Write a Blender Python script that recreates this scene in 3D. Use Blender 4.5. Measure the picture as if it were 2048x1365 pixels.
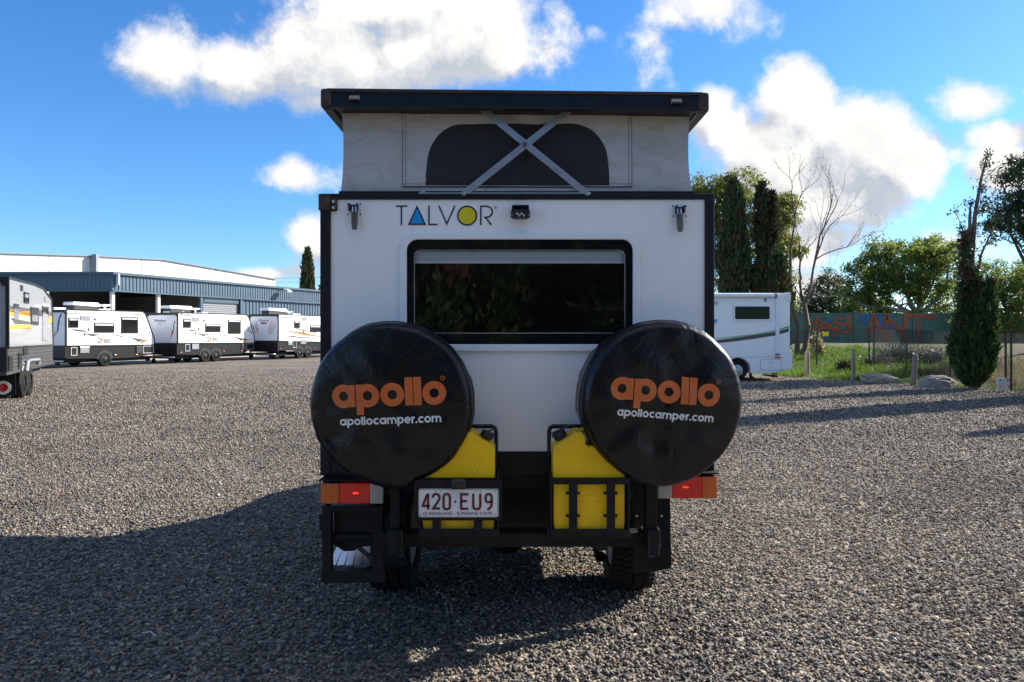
import bpy, bmesh, math, random
import numpy as np
from mathutils import Vector, Matrix, noise as mnoise

random.seed(7); rng = np.random.default_rng(11)
for o in list(bpy.data.objects): bpy.data.objects.remove(o)
scene = bpy.context.scene
C = scene.collection
R = math.radians

# ------------------------------------------------------------------ camera
FPX, CXP, HZP, EYE = 1400.0, 1024.0, 667.0, 1.70
cam = bpy.data.cameras.new('camera'); cam.lens = FPX/2048*36; cam.sensor_width = 36
cam.shift_y = -(682.5-HZP)/2048; cam.clip_start = 0.05; cam.clip_end = 3000
camo = bpy.data.objects.new('camera', cam); C.objects.link(camo)
camo.location = (0, 0, EYE); camo.rotation_euler = (R(90), 0, 0)
scene.camera = camo

# ------------------------------------------------------------------ sun, sky, exposure
SUN_AZ = math.atan2(1.95, 1.0)          # to the right of the view axis (+Y)
SUN_EL = R(28.5)
sdir = Vector((math.sin(SUN_AZ)*math.cos(SUN_EL), math.cos(SUN_AZ)*math.cos(SUN_EL), math.sin(SUN_EL)))
sl = bpy.data.lights.new('sun', 'SUN'); sl.energy = 5.0; sl.angle = R(0.53); sl.color = (1.0, 0.915, 0.80)
so = bpy.data.objects.new('sun', sl); C.objects.link(so)
so.rotation_euler = (-sdir).to_track_quat('-Z', 'Y').to_euler()
so.location = (30, 15, 25)

vs = scene.view_settings
vs.view_transform = 'Standard'; vs.look = 'None'; vs.gamma = 1; vs.use_curve_mapping = False
vs.exposure = 1.14

world = bpy.data.worlds.new('World'); scene.world = world; world.use_nodes = True
def build_world():
    nt = world.node_tree; N = nt.nodes; Lk = nt.links
    N.clear()
    # a reusable group: direction in, cloud field out
    g = bpy.data.node_groups.new('cloud_field', 'ShaderNodeTree')
    g.interface.new_socket('dir', in_out='INPUT', socket_type='NodeSocketVector')
    g.interface.new_socket('field', in_out='OUTPUT', socket_type='NodeSocketFloat')
    gi = g.nodes.new('NodeGroupInput'); go = g.nodes.new('NodeGroupOutput')
    def m(op, a, b=None, tree=g, clamp=False):
        n = tree.nodes.new('ShaderNodeMath'); n.operation = op; n.use_clamp = clamp
        for i, v in enumerate((a, b)):
            if v is None: continue
            if isinstance(v, (int, float)): n.inputs[i].default_value = v
            else: tree.links.new(v, n.inputs[i])
        return n.outputs[0]
    def vm(op, a, b=None, tree=g):
        n = tree.nodes.new('ShaderNodeVectorMath'); n.operation = op
        for i, v in enumerate((a, b)):
            if v is None: continue
            if isinstance(v, tuple): n.inputs[i].default_value = v
            else: tree.links.new(v, n.inputs[i])
        return n.outputs['Value'] if op in ('LENGTH', 'DOT_PRODUCT') else n.outputs[0]
    d = gi.outputs['dir']
    sx = g.nodes.new('ShaderNodeSeparateXYZ'); g.links.new(d, sx.inputs[0])
    yy = m('MAXIMUM', sx.outputs[1], 0.12)
    cb = g.nodes.new('ShaderNodeCombineXYZ')
    g.links.new(m('DIVIDE', sx.outputs[0], yy), cb.inputs[0]); g.links.new(m('DIVIDE', sx.outputs[2], yy), cb.inputs[2])
    # gentle domain warp keeps the clouds from reading as ellipses
    wn = g.nodes.new('ShaderNodeTexNoise'); wn.inputs['Scale'].default_value = 5.0; wn.inputs['Detail'].default_value = 1.0
    g.links.new(d, wn.inputs['Vector'])
    wv = vm('MULTIPLY', vm('SUBTRACT', wn.outputs['Color'], (.5, .5, .5)), (.12, 0, .09))
    p = vm('ADD', cb.outputs[0], wv)
    blobs = [(310,130,110,85,1),(480,150,160,80,1),(650,110,220,130,1.1),(860,90,270,140,1.15),(1010,110,150,90,1),(800,10,330,70,1),
             (600,352,100,42,.8),(640,480,75,60,.8),(560,535,80,20,.6),(640,215,80,35,.5),
             (1175,45,40,55,.55),(1310,115,80,65,.5),(1440,30,110,80,.55),(1225,70,26,26,.4),(1380,60,90,50,.4),
             (1450,290,100,90,1),(1590,225,120,105,1.25),(1700,290,150,120,1.25),(1560,330,180,110,1.2),(1800,330,90,115,1.2),(1680,390,190,70,1.1),(1430,240,60,60,1),
             (1960,185,110,45,.6),(2010,265,110,45,.8),(2010,330,110,70,1),(1640,470,190,60,.8),(1880,480,90,45,.6),(1640,560,120,40,.7),(1890,300,30,30,.3),
             (2250,200,190,120,.9),(2500,330,220,120,1),(-160,330,150,60,.7),(-400,200,200,110,.9)]
    M = None
    for (px, py, rx, ry, w) in blobs:
        q = vm('MULTIPLY', vm('SUBTRACT', p, ((px-CXP)/FPX, 0, (HZP-py)/FPX)), (FPX/rx, 0, FPX/ry))
        v = m('MULTIPLY', m('SUBTRACT', 1.0, vm('LENGTH', q)), w)
        M = v if M is None else m('MAXIMUM', M, v)
    front = m('MULTIPLY', m('SUBTRACT', sx.outputs[1], 0.25), 6.0, clamp=True)
    Mf = m('ADD', m('MULTIPLY', M, front), m('MULTIPLY', m('SUBTRACT', front, 1.0), 1.0))
    # the rest of the sky: scattered fair-weather clouds on a flat layer
    den = m('ADD', m('MAXIMUM', sx.outputs[2], 0.0), 0.22)
    c2 = g.nodes.new('ShaderNodeCombineXYZ')
    g.links.new(m('DIVIDE', sx.outputs[0], den), c2.inputs[0]); g.links.new(m('DIVIDE', sx.outputs[1], den), c2.inputs[1])
    gn = g.nodes.new('ShaderNodeTexNoise'); gn.inputs['Scale'].default_value = 1.1; gn.inputs['Detail'].default_value = 2.0
    g.links.new(c2.outputs[0], gn.inputs['Vector'])
    gen = m('SUBTRACT', m('MULTIPLY', m('SUBTRACT', gn.outputs['Fac'], 0.53), 6.0), m('MULTIPLY', front, 6.0))
    M2 = m('MAXIMUM', Mf, gen)
    fn = g.nodes.new('ShaderNodeTexNoise'); fn.inputs['Scale'].default_value = 7.0; fn.inputs['Detail'].default_value = 8.0
    fn.inputs['Roughness'].default_value = 0.69
    g.links.new(d, fn.inputs['Vector'])
    vo = g.nodes.new('ShaderNodeTexVoronoi'); vo.feature = 'F1'; vo.inputs['Scale'].default_value = 13.0
    g.links.new(vm('ADD', d, vm('MULTIPLY', vm('SUBTRACT', fn.outputs['Color'], (.5, .5, .5)), (.09, .09, .09))), vo.inputs['Vector'])
    puff = m('SUBTRACT', 0.62, vo.outputs['Distance'])
    F = m('ADD', m('ADD', m('MINIMUM', M2, 0.85), m('MULTIPLY', m('SUBTRACT', fn.outputs['Fac'], 0.5), 1.8)), m('MULTIPLY', puff, 0.5))
    fine = g.nodes.new('ShaderNodeTexNoise'); fine.inputs['Scale'].default_value = 34.0; fine.inputs['Detail'].default_value = 4.0; fine.inputs['Roughness'].default_value = 0.6
    g.links.new(d, fine.inputs['Vector'])
    F = m('ADD', F, m('MULTIPLY', m('SUBTRACT', fine.outputs['Fac'], 0.5), 0.45))
    g.links.new(F, go.inputs['field'])

    tc = N.new('ShaderNodeTexCoord')
    nrm = N.new('ShaderNodeVectorMath'); nrm.operation = 'NORMALIZE'; Lk.new(tc.outputs['Generated'], nrm.inputs[0])
    def field(off):
        gn = N.new('ShaderNodeGroup'); gn.node_tree = g
        a = N.new('ShaderNodeVectorMath'); a.operation = 'ADD'; Lk.new(nrm.outputs[0], a.inputs[0]); a.inputs[1].default_value = off
        Lk.new(a.outputs[0], gn.inputs['dir']); return gn.outputs['field']
    F0 = field((0, 0, 0)); F1 = field((0.026, 0.0, 0.040))
    def mr(v, a, b, c, dd, smooth=True):
        n = N.new('ShaderNodeMapRange'); n.interpolation_type = 'SMOOTHSTEP' if smooth else 'LINEAR'
        Lk.new(v, n.inputs[0])
        for i, x in zip((1, 2, 3, 4), (a, b, c, dd)): n.inputs[i].default_value = x
        return n.outputs[0]
    dens = mr(F0, -0.04, 0.56, 0, 1)
    # cloud light: brighter on the side that faces the sun, greyer where the cloud is thick
    lit = mr(m('SUBTRACT', F0, F1, tree=nt), -0.30, 0.26, 0.0, 1.0, False)
    thick = mr(F0, 0.5, 1.3, 0.0, 0.45)
    l2 = m('SUBTRACT', m('ADD', m('MULTIPLY', lit, 1.15, tree=nt), 0.10, tree=nt), thick, tree=nt, clamp=True)
    ramp = N.new('ShaderNodeMix'); ramp.data_type = 'RGBA'
    Lk.new(l2, ramp.inputs[0]); ramp.inputs[6].default_value = (0.56, 0.61, 0.69, 1); ramp.inputs[7].default_value = (1.05, 1.03, 1.0, 1)
    sky = N.new('ShaderNodeTexSky'); sky.sky_type = 'NISHITA'; sky.sun_disc = False
    sky.sun_elevation = SUN_EL; sky.sun_rotation = SUN_AZ
    sky.air_density = 1.0; sky.dust_density = 0.25; sky.ozone_density = 3.0; sky.altitude = 50
    hs = N.new('ShaderNodeHueSaturation'); hs.inputs['Saturation'].default_value = 1.12; hs.inputs['Value'].default_value = 1.0
    tn = N.new('ShaderNodeVectorMath'); tn.operation = 'MULTIPLY'; Lk.new(sky.outputs[0], tn.inputs[0]); tn.inputs[1].default_value = (0.82, 1.03, 1.28)
    Lk.new(tn.outputs[0], hs.inputs['Color'])
    b1 = N.new('ShaderNodeBackground'); Lk.new(hs.outputs[0], b1.inputs[0]); b1.inputs[1].default_value = 0.075
    b2 = N.new('ShaderNodeBackground'); Lk.new(ramp.outputs[2], b2.inputs[0]); b2.inputs[1].default_value = 0.45
    mx = N.new('ShaderNodeMixShader'); Lk.new(dens, mx.inputs[0]); Lk.new(b1.outputs[0], mx.inputs[1]); Lk.new(b2.outputs[0], mx.inputs[2])
    out = N.new('ShaderNodeOutputWorld'); Lk.new(mx.outputs[0], out.inputs[0])
    try:
        world.cycles.sampling_method = 'MANUAL'; world.cycles.sample_map_resolution = 512
    except Exception: pass
build_world()

# ------------------------------------------------------------------ helpers
def PX(px, Y): return (px-CXP)/FPX*Y
def PZ(py, Y): return EYE-(py-HZP)/FPX*Y
def P(px, py, Y): return Vector((PX(px, Y), Y, PZ(py, Y)))
def G(px, py):                                   # the ground point seen at a pixel
    Y = FPX*EYE/(py-HZP); return Vector((PX(px, Y), Y, 0))

def pm(name, col, rough=0.5, metal=0.0, var=0.10, scale=6.0, bump=0.0, bscale=40.0, dirt=None, dirt_amt=0.0, dscale=2.0, spec=0.5, stretch=None, coat=0.0):
    m = bpy.data.materials.new(name); m.use_nodes = True
    nt = m.node_tree; b = nt.nodes['Principled BSDF']; L = nt.links
    tc = nt.nodes.new('ShaderNodeTexCoord'); vec = tc.outputs['Object']
    if stretch:
        mp = nt.nodes.new('ShaderNodeMapping'); mp.inputs['Scale'].default_value = stretch
        L.new(vec, mp.inputs[0]); vec = mp.outputs[0]
    n = nt.nodes.new('ShaderNodeTexNoise'); n.inputs['Scale'].default_value = scale; n.inputs['Detail'].default_value = 5
    L.new(vec, n.inputs['Vector'])
    mx = nt.nodes.new('ShaderNodeMix'); mx.data_type = 'RGBA'
    lo = tuple(max(0, c*(1-var)) for c in col)+(1,); hi = tuple(min(1, c*(1+var)) for c in col)+(1,)
    mx.inputs[6].default_value = lo; mx.inputs[7].default_value = hi
    L.new(n.outputs['Fac'], mx.inputs[0]); colout = mx.outputs[2]
    if dirt:
        n2 = nt.nodes.new('ShaderNodeTexNoise'); n2.inputs['Scale'].default_value = dscale; n2.inputs['Detail'].default_value = 8; n2.inputs['Roughness'].default_value = .65
        L.new(vec, n2.inputs['Vector'])
        r = nt.nodes.new('ShaderNodeMapRange'); r.inputs[1].default_value = .5; r.inputs[2].default_value = .75; r.inputs[3].default_value = 0; r.inputs[4].default_value = dirt_amt
        L.new(n2.outputs['Fac'], r.inputs[0])
        m2 = nt.nodes.new('ShaderNodeMix'); m2.data_type = 'RGBA'; L.new(r.outputs[0], m2.inputs[0]); L.new(colout, m2.inputs[6]); m2.inputs[7].default_value = tuple(dirt)+(1,)
        colout = m2.outputs[2]
    L.new(colout, b.inputs['Base Color'])
    rr = nt.nodes.new('ShaderNodeMapRange'); rr.inputs[3].default_value = max(.02, rough-.08); rr.inputs[4].default_value = min(1, rough+.08)
    L.new(n.outputs['Fac'], rr.inputs[0]); L.new(rr.outputs[0], b.inputs['Roughness'])
    b.inputs['Metallic'].default_value = metal
    b.inputs['Specular IOR Level'].default_value = spec
    if coat: b.inputs['Coat Weight'].default_value = coat
    if bump:
        n3 = nt.nodes.new('ShaderNodeTexNoise'); n3.inputs['Scale'].default_value = bscale; n3.inputs['Detail'].default_value = 4
        L.new(vec, n3.inputs['Vector'])
        bp = nt.nodes.new('ShaderNodeBump'); bp.inputs['Strength'].default_value = bump; bp.inputs['Distance'].default_value = 0.01
        L.new(n3.outputs['Fac'], bp.inputs['Height']); L.new(bp.outputs[0], b.inputs['Normal'])
    return m

class MB:
    def __init__(s): s.v = []; s.f = []
    def add(s, vs, fs):
        b = len(s.v); s.v += [Vector(v) for v in vs]; s.f += [tuple(i+b for i in f) for f in fs]; return s
    def box(s, x0, x1, y0, y1, z0, z1):
        x0, x1 = sorted((x0, x1)); y0, y1 = sorted((y0, y1)); z0, z1 = sorted((z0, z1))
        return s.add([(x, y, z) for z in (z0, z1) for y in (y0, y1) for x in (x0, x1)],
                     [(0,2,3,1),(4,5,7,6),(0,1,5,4),(2,6,7,3),(0,4,6,2),(1,3,7,5)])
    def bar(s, a, b, w, h, up=(0,0,1)):               # rectangular bar between two points
        a = Vector(a); b = Vector(b); d = (b-a).normalized(); u = Vector(up)
        sd = d.cross(u)
        if sd.length < 1e-4: sd = d.cross(Vector((1,0,0)))
        sd.normalize(); u = sd.cross(d).normalized()
        pts = [p+sd*(i*w/2)+u*(j*h/2) for p in (a, b) for j in (-1, 1) for i in (-1, 1)]
        return s.add(pts, [(0,2,3,1),(4,5,7,6),(0,1,5,4),(2,6,7,3),(0,4,6,2),(1,3,7,5)])
    def prism(s, pts, ext):                           # polygon (3-D points) swept along ext
        pts = [Vector(p) for p in pts]; e = Vector(ext); n = len(pts)
        return s.add(pts+[p+e for p in pts], [tuple(range(n)), tuple(range(2*n-1, n-1, -1))]+[(i, (i+1) % n, (i+1) % n+n, i+n) for i in range(n)])
    def poly(s, pts): return s.add(pts, [tuple(range(len(pts)))])
    def tube(s, path, rad, n=8, cap=True):
        path = [Vector(p) for p in path]; k = len(path)
        rads = rad if isinstance(rad, (list, tuple)) else [rad]*k
        t0 = (path[1]-path[0]).normalized(); ref = Vector((0,0,1)) if abs(t0.z) < .9 else Vector((1,0,0))
        vs = []; fs = []
        for i, p in enumerate(path):
            t = (path[min(i+1, k-1)]-path[max(i-1, 0)]).normalized()
            a = t.cross(ref)
            if a.length < 1e-3: a = t.cross(Vector((0,1,0)))
            a.normalize(); b = a.cross(t)
            for j in range(n):
                th = 2*math.pi*j/n; vs.append(p+(a*math.cos(th)+b*math.sin(th))*rads[i])
        for i in range(k-1):
            for j in range(n): fs.append((i*n+j, i*n+(j+1) % n, (i+1)*n+(j+1) % n, (i+1)*n+j))
        if cap: fs += [tuple(range(n-1, -1, -1)), tuple(range((k-1)*n, k*n))]
        return s.add(vs, fs)
    def lathe(s, prof, c, axis, n=24, close=False):   # prof: (radius, offset along the axis)
        c = Vector(c); ax = Vector(axis).normalized(); ref = Vector((0,0,1)) if abs(ax.z) < .9 else Vector((1,0,0))
        a = ax.cross(ref).normalized(); b = a.cross(ax); k = len(prof); vs = []; fs = []
        for (r, h) in prof:
            for j in range(n):
                th = 2*math.pi*j/n; vs.append(c+ax*h+(a*math.cos(th)+b*math.sin(th))*r)
        for i in range(k-1 if not close else k):
            for j in range(n):
                i2 = (i+1) % k; fs.append((i*n+j, i*n+(j+1) % n, i2*n+(j+1) % n, i2*n+j))
        if not close:
            if prof[0][0] > 1e-5: fs.append(tuple(range(n-1, -1, -1)))
            if prof[-1][0] > 1e-5: fs.append(tuple(range((k-1)*n, k*n)))
        return s.add(vs, fs)
    def grid(s, fn, nu, nv):
        vs = [fn(i/nu, j/nv) for j in range(nv+1) for i in range(nu+1)]
        return s.add(vs, [(j*(nu+1)+i, j*(nu+1)+i+1, (j+1)*(nu+1)+i+1, (j+1)*(nu+1)+i) for j in range(nv) for i in range(nu)])
    def ring(s, outer, inner, ext):                   # plate with a hole; loops have equal length
        n = len(outer); e = Vector(ext)
        vs = [Vector(p) for p in outer]+[Vector(p) for p in inner]; vs += [p+e for p in vs]
        fs = []
        for i in range(n):
            j = (i+1) % n
            fs += [(i, j, n+j, n+i), (2*n+i, 3*n+i, 3*n+j, 2*n+j), (i, 2*n+i, 2*n+j, j), (n+i, n+j, 3*n+j, 3*n+i)]
        return s.add(vs, fs)

def wmat(o):
    m = Matrix.Identity(4)
    while o is not None: m = o.matrix_basis @ m; o = o.parent
    return m
def build(name, mb, mat, parent=None, local=False, bevel=0.0, smooth=None, seg=2, normals=True):
    vs = mb.v
    if parent is not None and not local:
        inv = wmat(parent).inverted(); vs = [inv @ v for v in vs]
    me = bpy.data.meshes.new(name); me.from_pydata([tuple(v) for v in vs], [], mb.f)
    if normals:
        bm = bmesh.new(); bm.from_mesh(me); bmesh.ops.recalc_face_normals(bm, faces=bm.faces); bm.to_mesh(me); bm.free()
    if smooth is not None:
        me.polygons.foreach_set('use_smooth', [True]*len(me.polygons)); me.set_sharp_from_angle(angle=R(smooth))
    if mat: me.materials.append(mat)
    o = bpy.data.objects.new(name, me); C.objects.link(o)
    if parent is not None: o.parent = parent
    if bevel:
        md = o.modifiers.new('bevel', 'BEVEL'); md.width = bevel; md.segments = seg; md.limit_method = 'ANGLE'; md.angle_limit = R(35)
    return o
def tag(o, label, cat, group=None):
    o['label'] = label; o['category'] = cat
    if group: o['group'] = group
    return o
def thing(name, label, cat, loc=(0,0,0), rz=0.0, group=None):
    o = bpy.data.objects.new(name, None); C.objects.link(o); o.location = loc; o.rotation_euler = (0,0,rz)
    o.empty_display_size = .2
    return tag(o, label, cat, group)
def struct(o): o['kind'] = 'structure'; return o
def stuff(o): o['kind'] = 'stuff'; return o
def dup(root, loc, rz=None, scale=None, label=None, group=None):
    def cp(o, par):
        c = o.copy(); C.objects.link(c); c.parent = par
        for ch in list(o.children): cp(ch, c)
        return c
    r = cp(root, None); r.location = loc
    if rz is not None: r.rotation_euler = (0,0,rz)
    if scale is not None: r.scale = scale if isinstance(scale, tuple) else (scale,)*3
    if label: r['label'] = label
    if group: r['group'] = group
    return r
def rrect(x0, x1, z0, z1, r, k=6):                     # rounded rectangle, 4*(k+1) points
    out = []
    for (cx, cz, a0) in ((x1-r, z1-r, 0), (x0+r, z1-r, 90), (x0+r, z0+r, 180), (x1-r, z0+r, 270)):
        for i in range(k+1):
            a = R(a0+90*i/k); out.append((cx+r*math.cos(a), cz+r*math.sin(a)))
    return out
def rect_like(x0, x1, z0, z1, r, k=6):                 # square rectangle sampled to pair with rrect
    out = []
    for (cx, cz, d0, d1) in ((x1, z1, (0,-1), (-1,0)), (x0, z1, (1,0), (0,-1)), (x0, z0, (0,1), (1,0)), (x1, z0, (-1,0), (0,1))):
        for i in range(k+1):
            t = i/k
            if t < .5: out.append((cx+d0[0]*r*(1-2*t), cz+d0[1]*r*(1-2*t)))
            else: out.append((cx+d1[0]*r*(2*t-1), cz+d1[1]*r*(2*t-1)))
    return out
def arc(cx, cz, r, a0, a1, n=16): return [(cx+r*math.cos(R(a0+(a1-a0)*i/n)), cz+r*math.sin(R(a0+(a1-a0)*i/n))) for i in range(n+1)]
def ribbon(mb, line, w, fn, closed=False, step=None):   # flat stroke of width w along a 2-D polyline; fn maps 2-D to 3-D
    pts = [Vector((p[0], p[1])) for p in line]
    if step:
        q = [pts[0]]
        for a, b in zip(pts, pts[1:]):
            k = max(1, int((b-a).length/step))
            for i in range(1, k+1): q.append(a.lerp(b, i/k))
        pts = q
    n = len(pts); L_ = []; R_ = []
    for i, p in enumerate(pts):
        if closed: a, b = pts[(i-1) % n], pts[(i+1) % n]; d1 = (p-a).normalized(); d2 = (b-p).normalized()
        else:
            d1 = (p-pts[i-1]).normalized() if i else (pts[1]-p).normalized()
            d2 = (pts[i+1]-p).normalized() if i < n-1 else d1
        t = d1+d2
        if t.length < 1e-6: t = d1
        t.normalize(); nn = Vector((-t.y, t.x)); c = max(.45, nn.dot(Vector((-d1.y, d1.x))))
        L_.append(p+nn*(w/2/c)); R_.append(p-nn*(w/2/c))
    vs = [fn(v.x, v.y) for v in L_]+[fn(v.x, v.y) for v in R_]
    fs = [(i, (i+1) % n, (i+1) % n+n, i+n) for i in range(n if closed else n-1)]
    mb.add(vs, fs)
def text_mesh(body, size, fn, name='text', align='CENTER'):
    cu = bpy.data.curves.new(name, 'FONT'); cu.body = body; cu.size = size; cu.align_x = align; cu.resolution_u = 3
    ob = bpy.data.objects.new(name, cu); C.objects.link(ob)
    dg = bpy.context.evaluated_depsgraph_get(); dg.update()
    me = bpy.data.meshes.new_from_object(ob.evaluated_get(dg))
    mb = MB(); mb.add([fn(v.co.x, v.co.y) for v in me.vertices], [tuple(p.vertices) for p in me.polygons])
    bpy.data.objects.remove(ob); bpy.data.curves.remove(cu); bpy.data.meshes.remove(me)
    return mb
def np_mesh(name, verts, faces, mat, parent=None, smooth=False, local=True):   # faces: (n,k) array
    if parent is not None and not local:
        inv = np.array(wmat(parent).inverted()); verts = verts@inv[:3,:3].T+inv[:3,3]
    me = bpy.data.meshes.new(name); nf, k = faces.shape
    me.vertices.add(len(verts)); me.vertices.foreach_set('co', verts.astype(np.float32).ravel())
    me.loops.add(nf*k); me.loops.foreach_set('vertex_index', faces.astype(np.int32).ravel())
    me.polygons.add(nf); me.polygons.foreach_set('loop_start', (np.arange(nf)*k).astype(np.int32))
    if smooth: me.polygons.foreach_set('use_smooth', np.ones(nf, dtype=bool))
    me.update(calc_edges=True); me.validate()
    me.materials.append(mat)
    o = bpy.data.objects.new(name, me); C.objects.link(o)
    if parent is not None: o.parent = parent
    return o

# ------------------------------------------------------------------ materials
M = {}
M['white'] = pm('white_panel', (.90,.90,.90), .35, var=.03, scale=3, dirt=(.62,.58,.52), dirt_amt=.16, dscale=1.6)
M['frame_white'] = pm('white_plastic', (.82,.84,.88), .4, var=.03)
M['black_alu'] = pm('black_powdercoat', (.008,.010,.015), .42, spec=.35, var=.25, scale=14, bump=.08, bscale=200)
M['black_steel'] = pm('black_steel', (.008,.008,.0085), .6, spec=.3, var=.3, scale=18, bump=.15, bscale=90, dirt=(.05,.036,.025), dirt_amt=.25, dscale=5)
M['rust'] = pm('rusty_black', (.03,.025,.022), .7, var=.4, scale=30, dirt=(.14,.06,.025), dirt_amt=.9, dscale=18, bump=.3)
M['rubber'] = pm('rubber', (.013,.0125,.012), .85, spec=.25, var=.3, scale=20, dirt=(.06,.05,.04), dirt_amt=.4, dscale=4, bump=.1)
M['plastic_black'] = pm('black_plastic', (.018,.018,.02), .45, var=.2)
M['galv'] = pm('galvanised', (.46,.50,.53), .42, metal=.75, var=.18, scale=30, dirt=(.30,.27,.22), dirt_amt=.4, dscale=9)
M['steel'] = pm('stainless', (.55,.56,.57), .25, metal=.95, var=.15, scale=20)
M['steel_rust'] = pm('rusted_stainless', (.15,.14,.13), .45, metal=.4, var=.25, scale=25, dirt=(.16,.07,.03), dirt_amt=.9, dscale=14)
M['alu'] = pm('aluminium', (.62,.63,.65), .35, metal=.85, var=.12, scale=20)
M['yellow'] = pm('yellow_plastic', (.97,.56,.0), .45, var=.08, scale=5, bump=.1, bscale=60, dirt=(.28,.14,.02), dirt_amt=.45, dscale=5)
M['navy'] = pm('navy_ink', (.012,.018,.045), .4, var=.05)
M['logo_blue'] = pm('logo_blue', (.01,.32,.72), .4, var=.03)
M['logo_yellow'] = pm('logo_yellow', (.72,.62,.02), .4, var=.03)
M['orange_ink'] = pm('orange_ink', (.62,.135,.028), .5, var=.06, scale=25)
M['white_ink'] = pm('white_ink', (.72,.72,.70), .5, var=.05)
M['amber'] = pm('amber_lens', (.72,.12,.004), .12, var=.15, scale=40, coat=.6, bump=.2, bscale=120)
M['red_lens'] = pm('red_lens', (.55,.008,.004), .12, var=.25, scale=40, coat=.6, bump=.2, bscale=120)
M['clear_lens'] = pm('clear_lens', (.45,.43,.38), .12, var=.2, scale=40, coat=.6, bump=.2, bscale=120)
M['tail_red'] = pm('tail_red_lens', (.60,.008,.004), .12, var=.25, scale=40, coat=.6, bump=.2, bscale=120)
_b = M['tail_red'].node_tree.nodes['Principled BSDF']; _b.inputs['Emission Color'].default_value = (1,.012,.004,1); _b.inputs['Emission Strength'].default_value = .025
M['dull_lens'] = pm('dull_lens', (.36,.30,.27), .4, var=.3, scale=60)
M['plate'] = pm('plate_white', (.76,.76,.72), .4, var=.04)
M['maroon'] = pm('maroon_ink', (.13,.012,.014), .4, var=.05)
M['screen'] = pm('mesh_screen', (.020,.021,.024), .8, var=.15, scale=120, bump=.2, bscale=500)
M['car_white'] = pm('white_paint', (.88,.88,.88), .25, var=.02, coat=.3)
M['dark_glass'] = pm('dark_glass', (.008,.009,.010), .05, var=.2, spec=.15)
M['band_glass'] = pm('black_glazing', (.008,.009,.010), .03, var=.05, spec=1.0)
M['grey_decal'] = pm('charcoal_decal', (.07,.07,.072), .35, var=.05)
M['orange_decal'] = pm('orange_decal', (.68,.15,.02), .35, var=.05)
M['green_decal'] = pm('green_decal', (.05,.36,.06), .35, var=.05)
M['yellow_decal'] = pm('amber_decal', (.80,.36,.02), .35, var=.05)
M['black_gloss'] = pm('black_composite', (.014,.0145,.016), .35, var=.2, spec=.3)
M['blind'] = pm('grey_blind', (.80,.81,.82), .6, var=.05, stretch=(1,1,30))
M['interior'] = pm('dark_interior', (.02,.018,.016), .8, var=.2)

def wear_canvas():
    m = bpy.data.materials.new('canvas'); m.use_nodes = True; nt = m.node_tree; b = nt.nodes['Principled BSDF']; L = nt.links
    tc = nt.nodes.new('ShaderNodeTexCoord')
    n = nt.nodes.new('ShaderNodeTexNoise'); n.inputs['Scale'].default_value = 4.5; n.inputs['Detail'].default_value = 7; n.inputs['Distortion'].default_value = 1.2
    mp = nt.nodes.new('ShaderNodeMapping'); mp.inputs['Scale'].default_value = (1, 1, 1.8); L.new(tc.outputs['Object'], mp.inputs[0]); L.new(mp.outputs[0], n.inputs['Vector'])
    r = nt.nodes.new('ShaderNodeValToRGB'); e = r.color_ramp.elements
    e[0].position = .3; e[0].color = (.44,.42,.385,1); e[1].position = .55; e[1].color = (.50,.505,.505,1)
    L.new(n.outputs['Fac'], r.inputs[0])
    # wandering stain lines
    n2 = nt.nodes.new('ShaderNodeTexNoise'); n2.inputs['Scale'].default_value = 3.2; n2.inputs['Detail'].default_value = 5; n2.inputs['Distortion'].default_value = .8
    L.new(mp.outputs[0], n2.inputs['Vector'])
    ab = nt.nodes.new('ShaderNodeMath'); ab.operation = 'SUBTRACT'; L.new(n2.outputs['Fac'], ab.inputs[0]); ab.inputs[1].default_value = .5
    ab2 = nt.nodes.new('ShaderNodeMath'); ab2.operation = 'ABSOLUTE'; L.new(ab.outputs[0], ab2.inputs[0])
    mr = nt.nodes.new('ShaderNodeMapRange'); L.new(ab2.outputs[0], mr.inputs[0]); mr.inputs[1].default_value = 0; mr.inputs[2].default_value = .03; mr.inputs[3].default_value = .28; mr.inputs[4].default_value = 0
    mx = nt.nodes.new('ShaderNodeMix'); mx.data_type = 'RGBA'; L.new(mr.outputs[0], mx.inputs[0]); L.new(r.outputs[0], mx.inputs[6]); mx.inputs[7].default_value = (.30,.235,.155,1)
    L.new(mx.outputs[2], b.inputs['Base Color']); b.inputs['Roughness'].default_value = .75
    w = nt.nodes.new('ShaderNodeTexNoise'); w.inputs['Scale'].default_value = 500; L.new(tc.outputs['Object'], w.inputs['Vector'])
    bp = nt.nodes.new('ShaderNodeBump'); bp.inputs['Strength'].default_value = .15; bp.inputs['Distance'].default_value = .002; L.new(w.outputs['Fac'], bp.inputs['Height']); L.new(bp.outputs[0], b.inputs['Normal'])
    return m
M['canvas'] = wear_canvas()

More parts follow.
